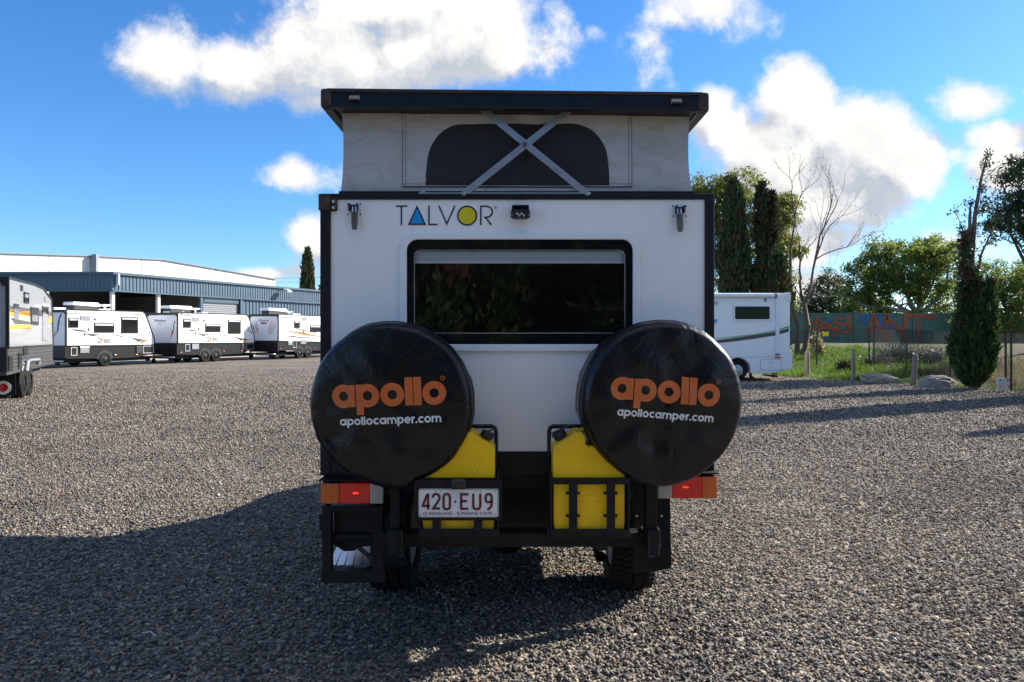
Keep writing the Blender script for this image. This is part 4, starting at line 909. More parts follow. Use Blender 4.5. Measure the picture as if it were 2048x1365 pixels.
for i in range(4): bl.prism([(gx0+.004, SY+.006+.006*(i % 2), PZ(503+i*6, SY)), (gx0+.004, SY+.006+.006*((i+1) % 2), PZ(509+i*6, SY)), (gx0+.004, SY+.025, PZ(509+i*6, SY)), (gx0+.004, SY+.025, PZ(503+i*6, SY))], (gx1-gx0-.008, 0, 0))
bt('blind', bl, 'blind', win)
# --- painted logo
lg = lambda x, y: Vector((PX(630+x/5.251, SY), SY-.0025, PZ(370+y/5.254, SY)))
L2 = lambda x, y: (PX(630+x/5.251, SY), PZ(370+y/5.254, SY)); lz = lambda a, b: Vector((a, SY-.0025, b))
lt = MB(); sw = 15/5.251*.0025
def st(pts, w=sw, closed=False): ribbon(lt, [L2(*p) for p in pts], w, lz, closed=closed)
st([(848,225),(972,225)]); st([(908,225),(908,424)])
st([(1072,232),(1157,416),(988,416)], closed=True)
st([(1197,222),(1197,417),(1288,417)]); st([(1302,222),(1385,412),(1470,222)])
oc = L2(1598,325); st_r = 98/5.251*.0025
ribbon(lt, arc(oc[0], oc[1], st_r, 0, 354, 48), sw*1.05, lz, closed=True)
st([(1742,424),(1742,226),(1800,226)]+[(1800+62*math.cos(R(a)), 284-58*math.sin(R(a))) for a in range(80, -91, -10)]+[(1775,342)]); st([(1790,342),(1852,424)])
bt('logo_lettering', lt, 'navy', rw, normals=False)
bt('logo_triangle', MB().poly([Vector((L2(x, y)[0], SY-.0018, L2(x, y)[1])) for x, y in ((1072,238),(1152,412),(995,412))]), 'logo_blue', rw, normals=False)
bt('logo_disc', MB().poly([Vector((a, SY-.0018, b)) for a, b in arc(oc[0], oc[1], st_r, 0, 352, 44)]), 'logo_yellow', rw, normals=False)
rg = MB(); rc = L2(1898,240); ribbon(rg, arc(rc[0], rc[1], .0078, 0, 340, 17), .0012, lz, closed=True)
bt('registered_mark', rg, 'navy', rw, normals=False)
bt('registered_letter', text_mesh('R', .011, lambda a, b: Vector((rc[0]+a, SY-.0025, rc[1]+b-.004))), 'navy', rw, normals=False)
# --- small black work lamp under its hood
c = P(1040.5, 430, SY)
wl = bt('work_lamp', MB().box(c.x-.040, c.x+.040, SY-.065, SY-.012, c.z-.026, c.z+.018), 'plastic_black', bevel=.006)
bt('hood', MB().box(c.x-.041, c.x+.041, SY-.075, SY, c.z+.030, c.z+.036).box(c.x-.042, c.x-.038, SY-.07, SY, c.z-.0, c.z+.031).box(c.x+.038, c.x+.042, SY-.07, SY, c.z-.0, c.z+.031), 'plastic_black', wl)
bt('mount', MB().box(c.x-.02, c.x+.02, SY-.02, SY+.0, c.z-.02, c.z+.02), 'plastic_black', wl)
fins = MB()
for s in (-1, 1):
    for k in range(3): fins.box(c.x+s*.040, c.x+s*.048, SY-.05, SY-.02, c.z-.02+k*.013, c.z-.014+k*.013)
bt('cooling_fin', fins, 'plastic_black', wl)
for i in range(4): bt('led', MB().lathe([(.0065, 0), (.006, .003), (0, .004)], (c.x-.016+.011*i-.0, SY-.065, c.z-.006-.008*(i % 2)), (0,-1,0), 10), 'clear_lens', wl)
# --- over-centre latches
for (lx, lab) in ((708.5, 0), (1358.5, 1)):
    tilt = .0 if lab == 0 else .015
    l_ = bt('latch', MB().box(PX(lx-15, SY), PX(lx+15, SY), SY-.004, SY-.0005, PZ(431 if lab == 0 else 435, SY), PZ(406 if lab == 0 else 409, SY)), 'frame_white')
    o = 0 if lab == 0 else 4
    bt('keeper', MB().box(PX(lx-9, SY), PX(lx-6, SY), SY-.035, SY-.002, PZ(424+o, SY), PZ(409+o, SY)).box(PX(lx+6, SY), PX(lx+9, SY), SY-.035, SY-.002, PZ(424+o, SY), PZ(409+o, SY)).box(PX(lx-9, SY), PX(lx+9, SY), SY-.012, SY-.002, PZ(422+o, SY), PZ(411+o, SY)), 'rust', l_, bevel=.001)
    bt('loop', MB().tube([P(lx-3, 414+o, SY-.038), P(lx-3.5, 424+o, SY-.042), P(lx+3.5, 424+o, SY-.042), P(lx+3, 414+o, SY-.038)], .0028, 6), 'steel', l_)
    bt('lever', MB().prism([P(lx-6.5, 419+o, SY-.03), P(lx+6.5, 419+o, SY-.03), P(lx+7+tilt*100, 448+o, SY-.034), P(lx+5+tilt*100, 460+o, SY-.03), P(lx-4+tilt*100, 460+o, SY-.03), P(lx-6+tilt*100, 448+o, SY-.034)], (0,.006,0)), 'steel_rust', l_, bevel=.002)
    for (dx, dy) in ((-13, 409), (13, 409), (-13, 429), (13, 429)):
        bt('rivet', MB().lathe([(.004, 0), (.003, .003), (0, .004)], P(lx+dx, dy+o, SY)+Vector((0,-.004,0)), (0,-1,0), 8), 'rust', l_)
# --- canvas bellows
CY = SY+.065
cx0, cx1, cz0, cz1 = PX(683, CY), PX(1380.5, CY), PZ(386, CY), PZ(208, CY)
def cdisp(x, z):
    v = Vector((x*3.2, z*4.5, 1.3)); t = mnoise.noise(v)*.010+mnoise.noise(v*2.7+Vector((5,1,0)))*.006
    f = mnoise.noise(Vector((x*9+z*5, z*2.2, 4)))*.004
    edge = min(1, (x-cx0)/.12, (cx1-x)/.12, (z-cz0)/.05+.15)
    return (t+f)*max(.15, edge)
def canvas_pt(u, v):
    x = cx0+(cx1-cx0)*u; z = cz0+(cz1-cz0)*v
    bow = .012*math.sin(math.pi*v)
    xx = x+(bow if u > .5 else -bow*0.2)*0-(.010*math.sin(math.pi*v)*(1 if u == 1 else (-1 if u == 0 else 0)))
    flare = (1-v)**9*(.016 if u > .985 else (-.004 if u < .015 else 0))
    return Vector((xx+flare, CY-cdisp(x, z), z))
cv = bt('canvas', MB().grid(canvas_pt, 110, 34), 'canvas', smooth=70)
def cside(xs, sgn):
    def f(u, v):
        y = CY+(7.3-CY)*u; z = cz0+(cz1-cz0)*v
        return Vector((xs+sgn*(-.010*math.sin(math.pi*v)+(.016 if sgn > 0 else .004)*(1-v)**9)+.006*mnoise.noise(Vector((y*3, z*4, 9)))*(1 if u > 0 else 0), y, z))
    return f
bt('canvas_side', MB().grid(cside(cx0, -1), 40, 14), 'canvas', cv, smooth=70)
bt('canvas_side', MB().grid(cside(cx1, 1), 40, 14), 'canvas', cv, smooth=70)
bt('canvas_front', MB().grid(lambda u, v: Vector((cx0+(cx1-cx0)*u, 7.3, cz0+(cz1-cz0)*v)), 6, 3), 'canvas', cv)
# sewn-in centre flap with an arched insect screen
fl0, fl1, flz0, flz1 = PX(805, CY), PX(1264, CY), PZ(375, CY), PZ(216, CY)
def on_canvas(x, z, off): return Vector((x, CY-cdisp(x, z)-off, z))
ax0, ax1, az0, az1 = PX(852, CY), PX(1218, CY), PZ(371.5, CY), PZ(249, CY)
rr_ = .205
def screen_pt(u, v):
    x = ax0+(ax1-ax0)*u
    e = min(x-ax0, ax1-x); top = az1
    if e < rr_:
        k = 1-e/rr_; top = az1-(1-(1-k**2.3)**(1/2.3))*(az1-az0)*.83
    top += .003*mnoise.noise(Vector((x*12, 0, 0)))
    return on_canvas(x, az0+(top-az0)*v, .0050)
fb = MB(); n_ = 40
def edge_top(x):
    e = min(x-ax0, ax1-x)
    if e < 0: return az0
    k = max(0, 1-e/rr_); return az1-(1-(1-k**2.3)**(1/2.3))*(az1-az0)*.83
bt('centre_flap', MB().grid(lambda u, v: on_canvas(fl0+(fl1-fl0)*u, flz0+(flz1-flz0)*v, .0028), 70, 24), 'canvas', cv, smooth=70)
bt('insect_screen', MB().grid(screen_pt, 90, 14), 'screen', cv, smooth=70)
sm = MB()
for xs in (fl0+.002, fl0+.017, fl1-.002, fl1-.017): ribbon(sm, [(xs, flz0), (xs, flz1)], .0016, lambda a, b: on_canvas(a, b, .0042), step=.01)
ribbon(sm, [(fl0, flz0+.001), (fl1, flz0+.001)], .0045, lambda a, b: on_canvas(a, b, .0060), step=.02)
ribbon(sm, [(fl0, flz0+.016), (ax0, flz0+.016)], .0014, lambda a, b: on_canvas(a, b, .0042), step=.01)
ribbon(sm, [(ax1, flz0+.016), (fl1, flz0+.016)], .0014, lambda a, b: on_canvas(a, b, .0042), step=.01)
bt('seam', sm, 'plastic_black', cv, normals=False)
# --- raised roof
RY = SY-.07
def rz(x, z): return z-.0105*(x-XC)
def roofbox(x0, x1, y0, y1, z0, z1):
    mb = MB().box(x0, x1, y0, y1, z0, z1)
    for v in mb.v: v.z = rz(v.x, v.z)
    return mb
rx0, rx1 = PX(641.5, RY), PX(1418, RY); rz0, rz1 = PZ(219, RY), PZ(185, RY)
roof = bt('roof', roofbox(rx0+.012, rx1-.012, RY+.012, 7.60, rz0+.014, rz1), 'black_alu', bevel=.008)
bt('rear_rail', roofbox(rx0+.03, rx1-.03, RY, RY+.04, rz0+.004, rz1+.006), 'black_alu', roof, bevel=.006)
bt('rail_lip', roofbox(rx0+.03, rx1-.03, RY-.006, RY+.03, rz1-.008, rz1+.009), 'rust', roof, bevel=.003)
bt('rail_lip', roofbox(rx0+.03, rx1-.03, RY-.005, RY+.03, rz0-.001, rz0+.010), 'black_alu', roof, bevel=.003)
for xs, sg in ((rx0, 1), (rx1, -1)):
    bt('side_rail', roofbox(xs, xs+sg*.05, RY+.03, 7.62, rz0, rz1+.006), 'black_alu', roof, bevel=.006)
    bt('corner_cap', roofbox(xs-sg*.002, xs+sg*.055, RY-.008, RY+.05, rz0-.002, rz1+.010), 'rust', roof, bevel=.014)
for lx in (709.5, 1352.5):
    c = P(lx, 198 if lx < 1000 else 204.5, RY)
    m_ = bt('marker_light', MB().box(c.x-.026, c.x+.026, RY-.012, RY+.0, c.z-.012, c.z+.013), 'dull_lens', roof, bevel=.004)
    bt('red_lens', MB().box(c.x-.024, c.x+.024, RY-.0135, RY-.004, c.z-.012, c.z-.004), 'rust', m_)
# --- scissor strut
sc = bt('lift_strut', MB().bar(P(963, 217, SY+.01), P(1174, 388, SY-.004), .033, .005, up=(0,1,0)), 'galv', bevel=.001)
sc2 = bt('lift_strut', MB().bar(P(1142, 218, SY+.017), P(928, 388, SY+.003), .033, .005, up=(0,1,0)), 'galv', bevel=.001)
bt('pivot_bolt', MB().lathe([(.011, 0), (.011, .004), (.006, .004), (.005, .009), (0, .01)], P(1049.5, 289, SY)+Vector((0,-.004,0)), (0,-1,0), 12), 'steel_rust', sc)
for px_, py_ in ((1174, 388), (928, 388)): bt('end_bolt', MB().lathe([(.012, -.006), (.012, .006), (.005, .012), (0, .012)], P(px_, py_, SY)+Vector((0,-.006,0)), (0,-1,0), 12), 'galv', sc)
bt('strut_stamp', text_mesh('MADE IN', .011, lambda a, b: P(1113, 343, SY+.001)+Vector((a*.78+b*.62, -.006, -a*.63+b*.78))), 'grey_decal', sc, normals=False)
bt('strut_rail', MB().box(PX(838, SY), PX(1182, SY), SY-.006, SY+.012, PZ(390, SY), PZ(386, SY)).box(PX(846, SY), PX(1180, SY), SY+.006, SY+.012, PZ(386, SY), PZ(377, SY)), 'galv', bevel=.001)
bt('rail_end', MB().prism([P(834, 390, SY-.008), P(850, 390, SY-.008), P(850, 380, SY-.008), P(843, 382, SY-.008)], (0,.012,0)), 'galv')
bt('rail_end', MB().prism([P(1168, 391, SY-.010), P(1184, 391, SY-.010), P(1180, 386, SY-.010)], (0,.012,0)), 'galv')

# --- light boards
def tail(side):
    if side < 0: xs = [641, 678, 739, 767]; y0, y1, Yf = 967, 1008.5, SY-.06; tl = 0.0
    else: xs = [1435, 1403.5, 1345, 1315]; y0, y1, Yf = 953.5, 998, SY-.06; tl = 0.0
    a = bt('light_unit', MB().box(PX(xs[0], Yf)-side*-.0, PX(xs[3], Yf), Yf+.022, Yf+.05, PZ(y1+1, Yf), PZ(y0-1, Yf)), 'plastic_black', bevel=.004)
    for (p, q, mk, nm) in ((xs[0], xs[1], 'amber', 'amber_lens'), (xs[1], xs[2], 'tail_red', 'red_lens'), (xs[2], xs[3], 'clear_lens', 'clear_lens')):
        bt(nm, MB().box(PX(p, Yf)+.0006*(1 if q > p else -1), PX(q, Yf)-.0006*(1 if q > p else -1), Yf, Yf+.024, PZ(y1, Yf), PZ(y0, Yf)), mk, a, bevel=.006)
    cx = (xs[1]*.45+xs[2]*.55); cy = (y0+y1)/2
    c_ = P(cx, cy-1, Yf)
    bt('bulb', MB().poly([c_+Vector((.014*math.cos(k*.524)*(1+.3*math.sin(k*2.3)), -.0006, .005*math.sin(k*.524)*(1+.4*math.cos(k*1.7)))) for k in range(12)]), 'lit_bulb', a, normals=False)
    for py in (y0+5, y1-5): bt('screw', MB().lathe([(.004, 0), (.003, .002), (0, .003)], P(xs[0]-side*17, py, Yf), (0,-1,0), 8), 'steel', a)
    bt('light_shelf', MB().box(PX(xs[0], Yf)+side*.006, PX(xs[3], Yf)-side*.05, Yf-.01, SY+.04, PZ(y0-5, Yf), PZ(y0-8, Yf)), 'black_steel', bevel=.001)
    bt('light_backing', MB().box(PX(xs[0], Yf)-side*.01, PX(xs[3], Yf), Yf+.045, SY+.03, PZ(y1+2, Yf)-.0, PZ(y0-6, Yf)), 'black_steel')
def bulb_mat():
    m = bpy.data.materials.new('lit_bulb'); m.use_nodes = True; b = m.node_tree.nodes['Principled BSDF']
    n = m.node_tree.nodes.new('ShaderNodeTexNoise'); n.inputs['Scale'].default_value = 60; r = m.node_tree.nodes.new('ShaderNodeMapRange'); r.inputs[3].default_value = .4; r.inputs[4].default_value = 1.6
    m.node_tree.links.new(n.outputs['Fac'], r.inputs[0]); m.node_tree.links.new(r.outputs[0], b.inputs['Emission Strength'])
    b.inputs['Base Color'].default_value = (.7,.02,.01,1); b.inputs['Emission Color'].default_value = (1,.03,.012,1); return m
M['lit_bulb'] = bulb_mat()
tail(-1); tail(1)

# --- chassis, beam, arms
BY = SY-.10
bt('rear_beam', MB().box(PX(762, BY), PX(1312, BY), BY, BY+.09, PZ(1095, BY), PZ(1067, BY)), 'black_steel', bevel=.005)
bt('tray_crossmember', MB().box(BX0+.02, BX1-.02, SY+.0, SY+.06, ZSK-.07, ZSK-.001), 'black_steel')
for s in (-1, 1):
    bt('chassis_rail', MB().box(XC+s*.42-.03, XC+s*.42+.03, SY-.02, 8.3, .62, .76), 'black_steel')
    bt('tray_bearer', MB().box(XC+s*.42-.03, XC+s*.42+.03, SY+.06, 5.9, .76, ZSK-.001), 'black_steel')
for y in (3.75, 4.35, 4.95, 5.6): bt('tray_bearer', MB().box(BX0+.05, BX1-.05, y, y+.05, ZSK-.08, ZSK-.001), 'black_steel')
bt('fuel_tank', MB().box(XC-.35, XC+.1, 5.0, 5.9, .42, .75), 'black_steel', bevel=.04)
bt('water_tank', MB().box(XC-.36, XC+.34, 3.72, 4.2, .66, .92), 'black_steel', bevel=.03)
bt('under_box', MB().box(BX0+.05, BX0+.42, 5.2, 5.9, .45, ZSK-.001), 'black_steel', bevel=.01); bt('under_box', MB().box(BX1-.42, BX1-.05, 5.25, 5.9, .45, ZSK-.001), 'black_steel', bevel=.01)
AY = 4.72
bt('rear_axle', MB().tube([(XC-.66, AY, .385), (XC+.66, AY, .385)], .045, 12), 'black_steel', smooth=50)
bt('differential', MB().lathe([(0, -.16), (.09, -.15), (.14, -.08), (.15, 0), (.13, .08), (.07, .16), (.05, .3)], (XC-.06, AY-.02, .385), (0,1,0), 20), 'black_steel', smooth=50)
bt('drive_shaft', MB().tube([(XC-.06, AY+.25, .42), (XC-.02, 7.0, .55)], .035, 10), 'black_steel')
for s in (-1, 1):
    x = XC+s*.52
    bt('leaf_spring', MB().prism([(x-.035, 3.95, .66), (x-.035, 4.3, .53), (x-.035, AY, .47), (x-.035, 5.1, .53), (x-.035, 5.5, .64), (x-.035, 5.5, .60), (x-.035, 5.1, .48), (x-.035, AY, .41), (x-.035, 4.3, .48), (x-.035, 3.95, .62)], (.07,0,0)), 'black_steel')
    bt('shock_absorber', MB().tube([(x-s*.12, AY-.15, .33), (x-s*.2, AY-.3, .85)], .032, 10), 'black_steel', smooth=50)
# wheels with block tread
def truck_wheel(cx, cy, outward):
    r, w = .385, .265
    prof_ = [(.24, -w*.40), (.25, -w*.48), (.32, -w*.52), (.355, -w*.47), (.368, -w*.38), (.369, 0), (.368, w*.38), (.355, w*.47), (.32, w*.52), (.25, w*.48), (.24, w*.40)]
    ty = bt('wheel', MB().lathe(prof_, (cx, cy, r), (1,0,0), 48, close=True), 'rubber', smooth=40)
    mb = MB(); n = 56
    for k in range(n):
        for (x0, x1, ph) in ((-.49, -.29, 0), (-.26, -.04, .5), (.0, .22, .15), (.27, .49, .6)):
            a0 = 2*math.pi*(k+ph)/n; a1 = a0+2*math.pi/n*.70; sk = .05 if x0 > -.3 and x1 < .3 else 0
            vs = []
            for rr in (.360, .385 if abs(x0+x1)/2 < .3 else .380):
                for a, sh in ((a0, 0), (a1, 0)):
                    for xx, da in ((x0*w, 0), (x1*w, sk)):
                        vs.append((cx+xx, cy+rr*math.sin(a+da), r+rr*math.cos(a+da)))
            mb.add(vs, [(0,1,3,2),(4,6,7,5),(0,4,5,1),(2,3,7,6),(0,2,6,4),(1,5,7,3)])
    bt('tread', mb, 'rubber', ty, normals=False)
    rm = MB().lathe([(.24, -.11), (.215, -.09), (.2, 0), (.215, .09), (.24, .11)], (cx, cy, r), (1,0,0), 32)
    rm.lathe([(0, .02), (.21, .015), (.21, .05), (.09, .06), (.08, .1), (0, .1)], (cx, cy, r), (outward,0,0), 24)
    bt('rim', rm, 'shed_grey', ty, smooth=40)
xl, xr = PX(790, 4.66), PX(1255, 4.66)
for cx, s in ((xl, -1), (xr, 1)): truck_wheel(cx, AY, s); truck_wheel(cx, 7.75, s)
bt('inner_guard', MB().prism([(xr-.14, AY+.46*math.cos(R(a)), .40+.46*math.sin(R(a))) for a in range(20, 161, 14)]+[(xr-.14, AY+.48*math.cos(R(a)), .40+.48*math.sin(R(a))) for a in range(160, 19, -14)], (.30,0,0)), 'plastic_black')
bt('inner_guard', MB().prism([(xl-.15, AY+.46*math.cos(R(a)), .40+.46*math.sin(R(a))) for a in range(20, 161, 14)]+[(xl-.15, AY+.48*math.cos(R(a)), .40+.48*math.sin(R(a))) for a in range(160, 19, -14)], (.30,0,0)), 'plastic_black')
# mud flap, right, with two bolts; the left one is behind the step frame
FYp = 4.22
mfp = [P(1268, 975, FYp), P(1340, 975, FYp), P(1341, 1060, FYp), P(1343, 1132, FYp), P(1339, 1138, FYp), P(1300, 1145, FYp), P(1266, 1146, FYp)]
mf_ = bt('mud_flap', MB().prism(mfp, (0,.012,0)), 'rubber')
for px_ in (1273, 1323): bt('bolt', MB().lathe([(.009, 0), (.007, .005), (0, .006)], P(px_, 1032, FYp), (0,-1,0), 10), 'steel', mf_)
bt('flap_hanger', MB().box(PX(1262, FYp), PX(1345, FYp), FYp-.01, FYp+.04, PZ(980, FYp), ZSK-.07), 'black_steel')
bt('mud_flap', MB().prism([P(700, 990, FYp), P(810, 990, FYp), P(812, 1130, FYp), P(700, 1132, FYp)], (0,.012,0)), 'rubber')
ex = P(1199, 1104, 4.0)
bt('exhaust_pipe', MB().tube([Vector((ex.x-.04, 5.9, .58)), Vector((ex.x-.05, 5.0, .60)), Vector((ex.x-.02, 4.5, .58)), Vector((ex.x, 4.15, ex.z+.05)), ex+Vector((0,-.06,-.01))], .034, 14, cap=False), 'black_steel', smooth=60)
# step frame hanging under the left corner
YS = SY+.02
stf = bt('step_frame', MB().box(PX(647, YS), PX(665, YS), YS-.03, YS+.02, PZ(1160, YS), PZ(1010, YS)).box(PX(748, YS), PX(768, YS), YS-.031, YS+.02, PZ(1160, YS), PZ(1010, YS)).box(PX(645, YS), PX(770, YS), YS-.033, YS+.022, PZ(1162, YS), PZ(1138, YS)).box(PX(650, YS), PX(766, YS), YS-.028, YS+.018, PZ(1022, YS), PZ(1010, YS)), 'black_steel', bevel=.003)
bt('step_bracket', MB().prism([P(638, 1034, YS-.02), P(648, 1022, YS-.02), P(660, 1022, YS-.02), P(660, 1050, YS-.02), P(640, 1064, YS-.02)], (0,.012,0)), 'black_steel', stf)
bt('cross_tube', MB().tube([P(664, 1074, YS+.02), P(750, 1074, YS+.02)], .022, 10), 'black_steel', stf)
bt('step_cheek', MB().prism([P(x, y, YS+.045) for x, y in ((666,1070),(748,1070),(748,1092),(722,1094),(708,1102),(688,1103),(674,1094),(666,1088))], (0,.012,0)), 'black_steel', stf)
bt('step_arm', MB().bar(P(718, 1096, YS+.05), P(747, 1120, YS+.02), .01, .022), 'rust', stf)
tread = MB()
for i in range(5): a = P(664+i*17, 1132, YS+.03); b = P(682+i*13, 1092, YS+.30); tread.bar(a, b, .036, .008)
bt('folding_tread', tread, 'alu', stf)
bt('step_tray', MB().box(PX(666, YS), PX(748, YS), YS+.02, YS+.5, PZ(1072, YS), PZ(1024, YS)), 'black_steel', stf)
# wheel carrier posts and hinges
for (x0, x1, xh0, xh1, s) in ((783, 802, 779, 808, -1), (1289, 1312, 1291, 1316, 1)):
    cp = bt('carrier_post', MB().box(PX(x0, BY-.03), PX(x1, BY-.03), BY-.06, BY-.005, PZ(1062, BY-.03), PZ(790, BY-.03)), 'black_steel', bevel=.004)
    bt('hinge', MB().box(PX(xh0, BY-.04), PX(xh1, BY-.04), BY-.085, BY+.03, PZ(1108, BY-.04), PZ(1056, BY-.04)), 'black_steel', cp, bevel=.008)
    hx = xh1-3 if s < 0 else xh0+5
    bt('hinge_strap', MB().tube([P(hx-s*-3, 1060, BY-.10), P(hx+s*1, 1066, BY-.10), P(hx+s*2, 1098, BY-.10), P(hx-s*1, 1112, BY-.10), P(hx-s*-10, 1114, BY-.10)], .006, 8), 'black_alu', cp, smooth=50)
    bt('wheel_mount', MB().tube([(PX((x0+x1)/2, BY-.03), BY-.0, PZ(805, SY-.2)), (PX((x0+x1)/2, BY-.03), BY-.12, PZ(805, SY-.2))], .07, 14), 'black_steel', cp)
    bt('carrier_foot', MB().box(PX(xh0-6, BY), PX(xh1+6, BY), BY-.004, BY+.085, PZ(1098, BY), PZ(1062, BY)), 'black_steel', cp, bevel=.004)
# jerry can carriers
def carrier(x0, x1, xu0, xu1, ybars, mirror, nm):
    YB, YF = SY-.105, SY-.295
    # hoop of round tube behind the can
    if mirror: path = [P(xu0, 853, YB), P(xu1-8, 853, YB), P(xu1-2, 856, YB), P(xu1, 864, YB), P(xu1, 1072, YB)]
    else: path = [P(xu1, 853, YB), P(xu0+8, 853, YB), P(xu0+2, 856, YB), P(xu0, 864, YB), P(xu0, 1072, YB)]
    t = bt('can_carrier', MB().tube(path, .0105, 10), 'black_alu', smooth=50)
    brace = (P(xu1-40, 866, YB), P(xu1-8, 873, YB)) if mirror else (P(xu0+40, 866, YB), P(xu0+6, 873, YB))
    bt('brace', MB().bar(brace[0], brace[1], .012, .012), 'black_alu', t)
    bt('shelf', MB().box(PX(x0-2, YF), PX(x1+2, YF), YF-.004, YB+.012, PZ(1075, YF), PZ(1065, YF)), 'black_steel', t, bevel=.002)
    bt('lower_bar', MB().box(PX(x0-3, YF), PX(x1+8, YF), YF-.016, YF-.006, PZ(1073, YF), PZ(1057, YF)), 'black_steel', t, bevel=.002)
    bt('upper_bar', MB().box(PX(x0-5, YF), PX(x1+8, YF), YF-.016, YF-.006, PZ(968, YF), PZ(955, YF)), 'black_steel', t, bevel=.002)
    for xx in (x0-4, x1+6): bt('side_plate', MB().box(PX(xx, YF)-.005, PX(xx, YF)+.005, YF-.012, YB+.01, PZ(1073, YF), PZ(955, YF)), 'black_steel', t)
    for xb in ybars:
        v = bt('upright', MB().box(PX(xb-8, YF), PX(xb+9, YF), YF-.024, YF-.017, PZ(1074, YF), PZ(957, YF)), 'black_steel', t, bevel=.003)
        for py in (972, 1015, 1056): bt('slot', MB().lathe([(.004, 0), (.004, .0015), (0, .002)], P(xb, py, YF)+Vector((0,-.024,0)), (0,-1,0), 8), 'plastic_black', v)
    for py in ((985, 1030)):
        for xb in ybars: bt('tab', MB().box(PX(xb-14, YF), PX(xb+14, YF), YF-.0165, YF-.0145, PZ(py+3, YF), PZ(py-3, YF)), 'black_steel', t)
    return t
carrier(1106, 1251, 1098, 1180, (1145, 1220), False, 'r')
carrier(844, 990, 930, 992, (874, 956), True, 'l')
# number plate
NY = SY-.335
pb = bt('number_plate', MB().prism([(x, NY, z) for x, z in rrect(PX(836.5, NY), PX(1000, NY)*1.0-.006, PZ(1035.5, NY), PZ(978, NY), .012, 4)], (0,.003,0)), 'plate')
pq = lambda x, y: (PX(620+x/4.266, NY), PZ(900+y/4.266, NY)); pz_ = lambda o: (lambda a, b: Vector((a, NY-o, b)))
bt('plate_surround', MB().box(PX(829, NY+.02), PX(1004, NY+.02), NY+.004, NY+.014, PZ(1040, NY+.02), PZ(960, NY+.02)), 'black_steel', pb, bevel=.003)
bd = MB(); o_ = rrect(PX(837.5, NY), PX(999, NY)-.007, PZ(1034.5, NY), PZ(979, NY), .011, 5); ribbon(bd, o_, .0022, pz_(.0016), closed=True); bt('plate_border', bd, 'maroon', pb, normals=False)
ch = MB(); cw = .0105
def pc(pts, closed=False):
    ribbon(ch, [pq(*p) for p in pts], cw, pz_(.0022), closed=closed)
def glyph():
    global ch
    bt('plate_character', ch, 'maroon', pb, normals=False); ch = MB()
pc([(1008,510),(1008,372)]); pc([(1000,380),(962,478),(1022,478)]); glyph()
pc([(1048,408),(1051,390),(1062,379),(1078,377),(1094,381),(1104,394),(1105,412),(1098,432),(1052,500),(1110,500)]); glyph()
pc([(1140,400),(1146,384),(1158,377),(1176,377),(1188,384),(1194,400),(1194,483),(1188,499),(1176,506),(1158,506),(1146,499),(1140,483)], True); glyph()
pc([(1352,380),(1290,380),(1290,503),(1352,503)]); pc([(1290,438),(1342,438)]); glyph()
pc([(1393,372),(1393,483),(1400,498),(1412,506),(1434,506),(1447,498),(1453,483),(1453,372)]); glyph()
pc([(1512,508),(1528,504),(1545,485),(1551,455),(1551,402),(1546,386),(1534,378),(1516,378),(1504,386),(1499,402),(1499,425),(1505,440),(1518,447),(1534,445),(1549,432)]); glyph()
dm = MB().poly([Vector((pq(x, y)[0], NY-.0022, pq(x, y)[1])) for x, y in ((1240,425),(1249,442),(1240,459),(1231,442))]); bt('plate_diamond', dm, 'maroon', pb, normals=False)
tx, tz = pq(1260, 556)
bt('plate_motto', text_mesh('QUEENSLAND - SUNSHINE STATE', .0212, lambda a, b: Vector((tx+a*.985, NY-.002, tz+b*.97))), 'maroon', pb, normals=False)
for (x, y) in ((1070,354),(1111,354),(1414,354),(1456,354),(1577,354),(945,553),(1577,553)): a_, b_ = pq(x, y); bt('plate_hole', MB().lathe([(.0028, 0), (.0028, .0012), (0, .0014)], (a_, NY, b_), (0,-1,0), 8), 'plastic_black', pb)
c = P(917, 968, NY-.01); bt('plate_lamp', MB().box(c.x-.034, c.x+.034, NY-.035, NY+.01, c.z-.023, c.z+.020), 'plastic_black', pb, bevel=.012, seg=3)

# --- cab and bonnet ahead of the body
cabp = [(5.97, .50), (5.97, 1.70), (6.2, 1.80), (6.9, 1.82), (7.45, 1.22), (7.6, 1.16), (8.35, 1.06), (8.50, .92), (8.52, .50), (8.2, .42)]
bt('cab', MB().prism([(XC-.88, y, z) for y, z in cabp], (1.76, 0, 0)), 'car_white', bevel=.06, seg=3)
bt('windscreen', MB().prism([(XC-.72, 6.93, 1.80), (XC-.72, 7.44, 1.245), (XC-.72, 7.46, 1.265), (XC-.72, 6.95, 1.82)], (1.44,0,0)), 'dark_glass')
for s in (-1, 1):
    bt('cab_window', MB().prism([(XC+s*.875, 6.05, 1.15), (XC+s*.875, 6.1, 1.62), (XC+s*.875, 6.75, 1.66), (XC+s*.875, 7.2, 1.2)], (s*.012,0,0)), 'dark_glass')
    bt('wing_mirror', MB().box(XC+s*.9, XC+s*1.12, 7.05, 7.12, 1.15, 1.35), 'plastic_black', bevel=.02)
bt('bull_bar', MB().tube([(XC-.8, 8.58, .55), (XC-.8, 8.62, .85), (XC-.45, 8.64, 1.12), (XC+.45, 8.64, 1.12), (XC+.8, 8.62, .85), (XC+.8, 8.58, .55)], .035, 10).box(XC-.85, XC+.85, 8.5, 8.62, .45, .62), 'black_steel', bevel=.0)

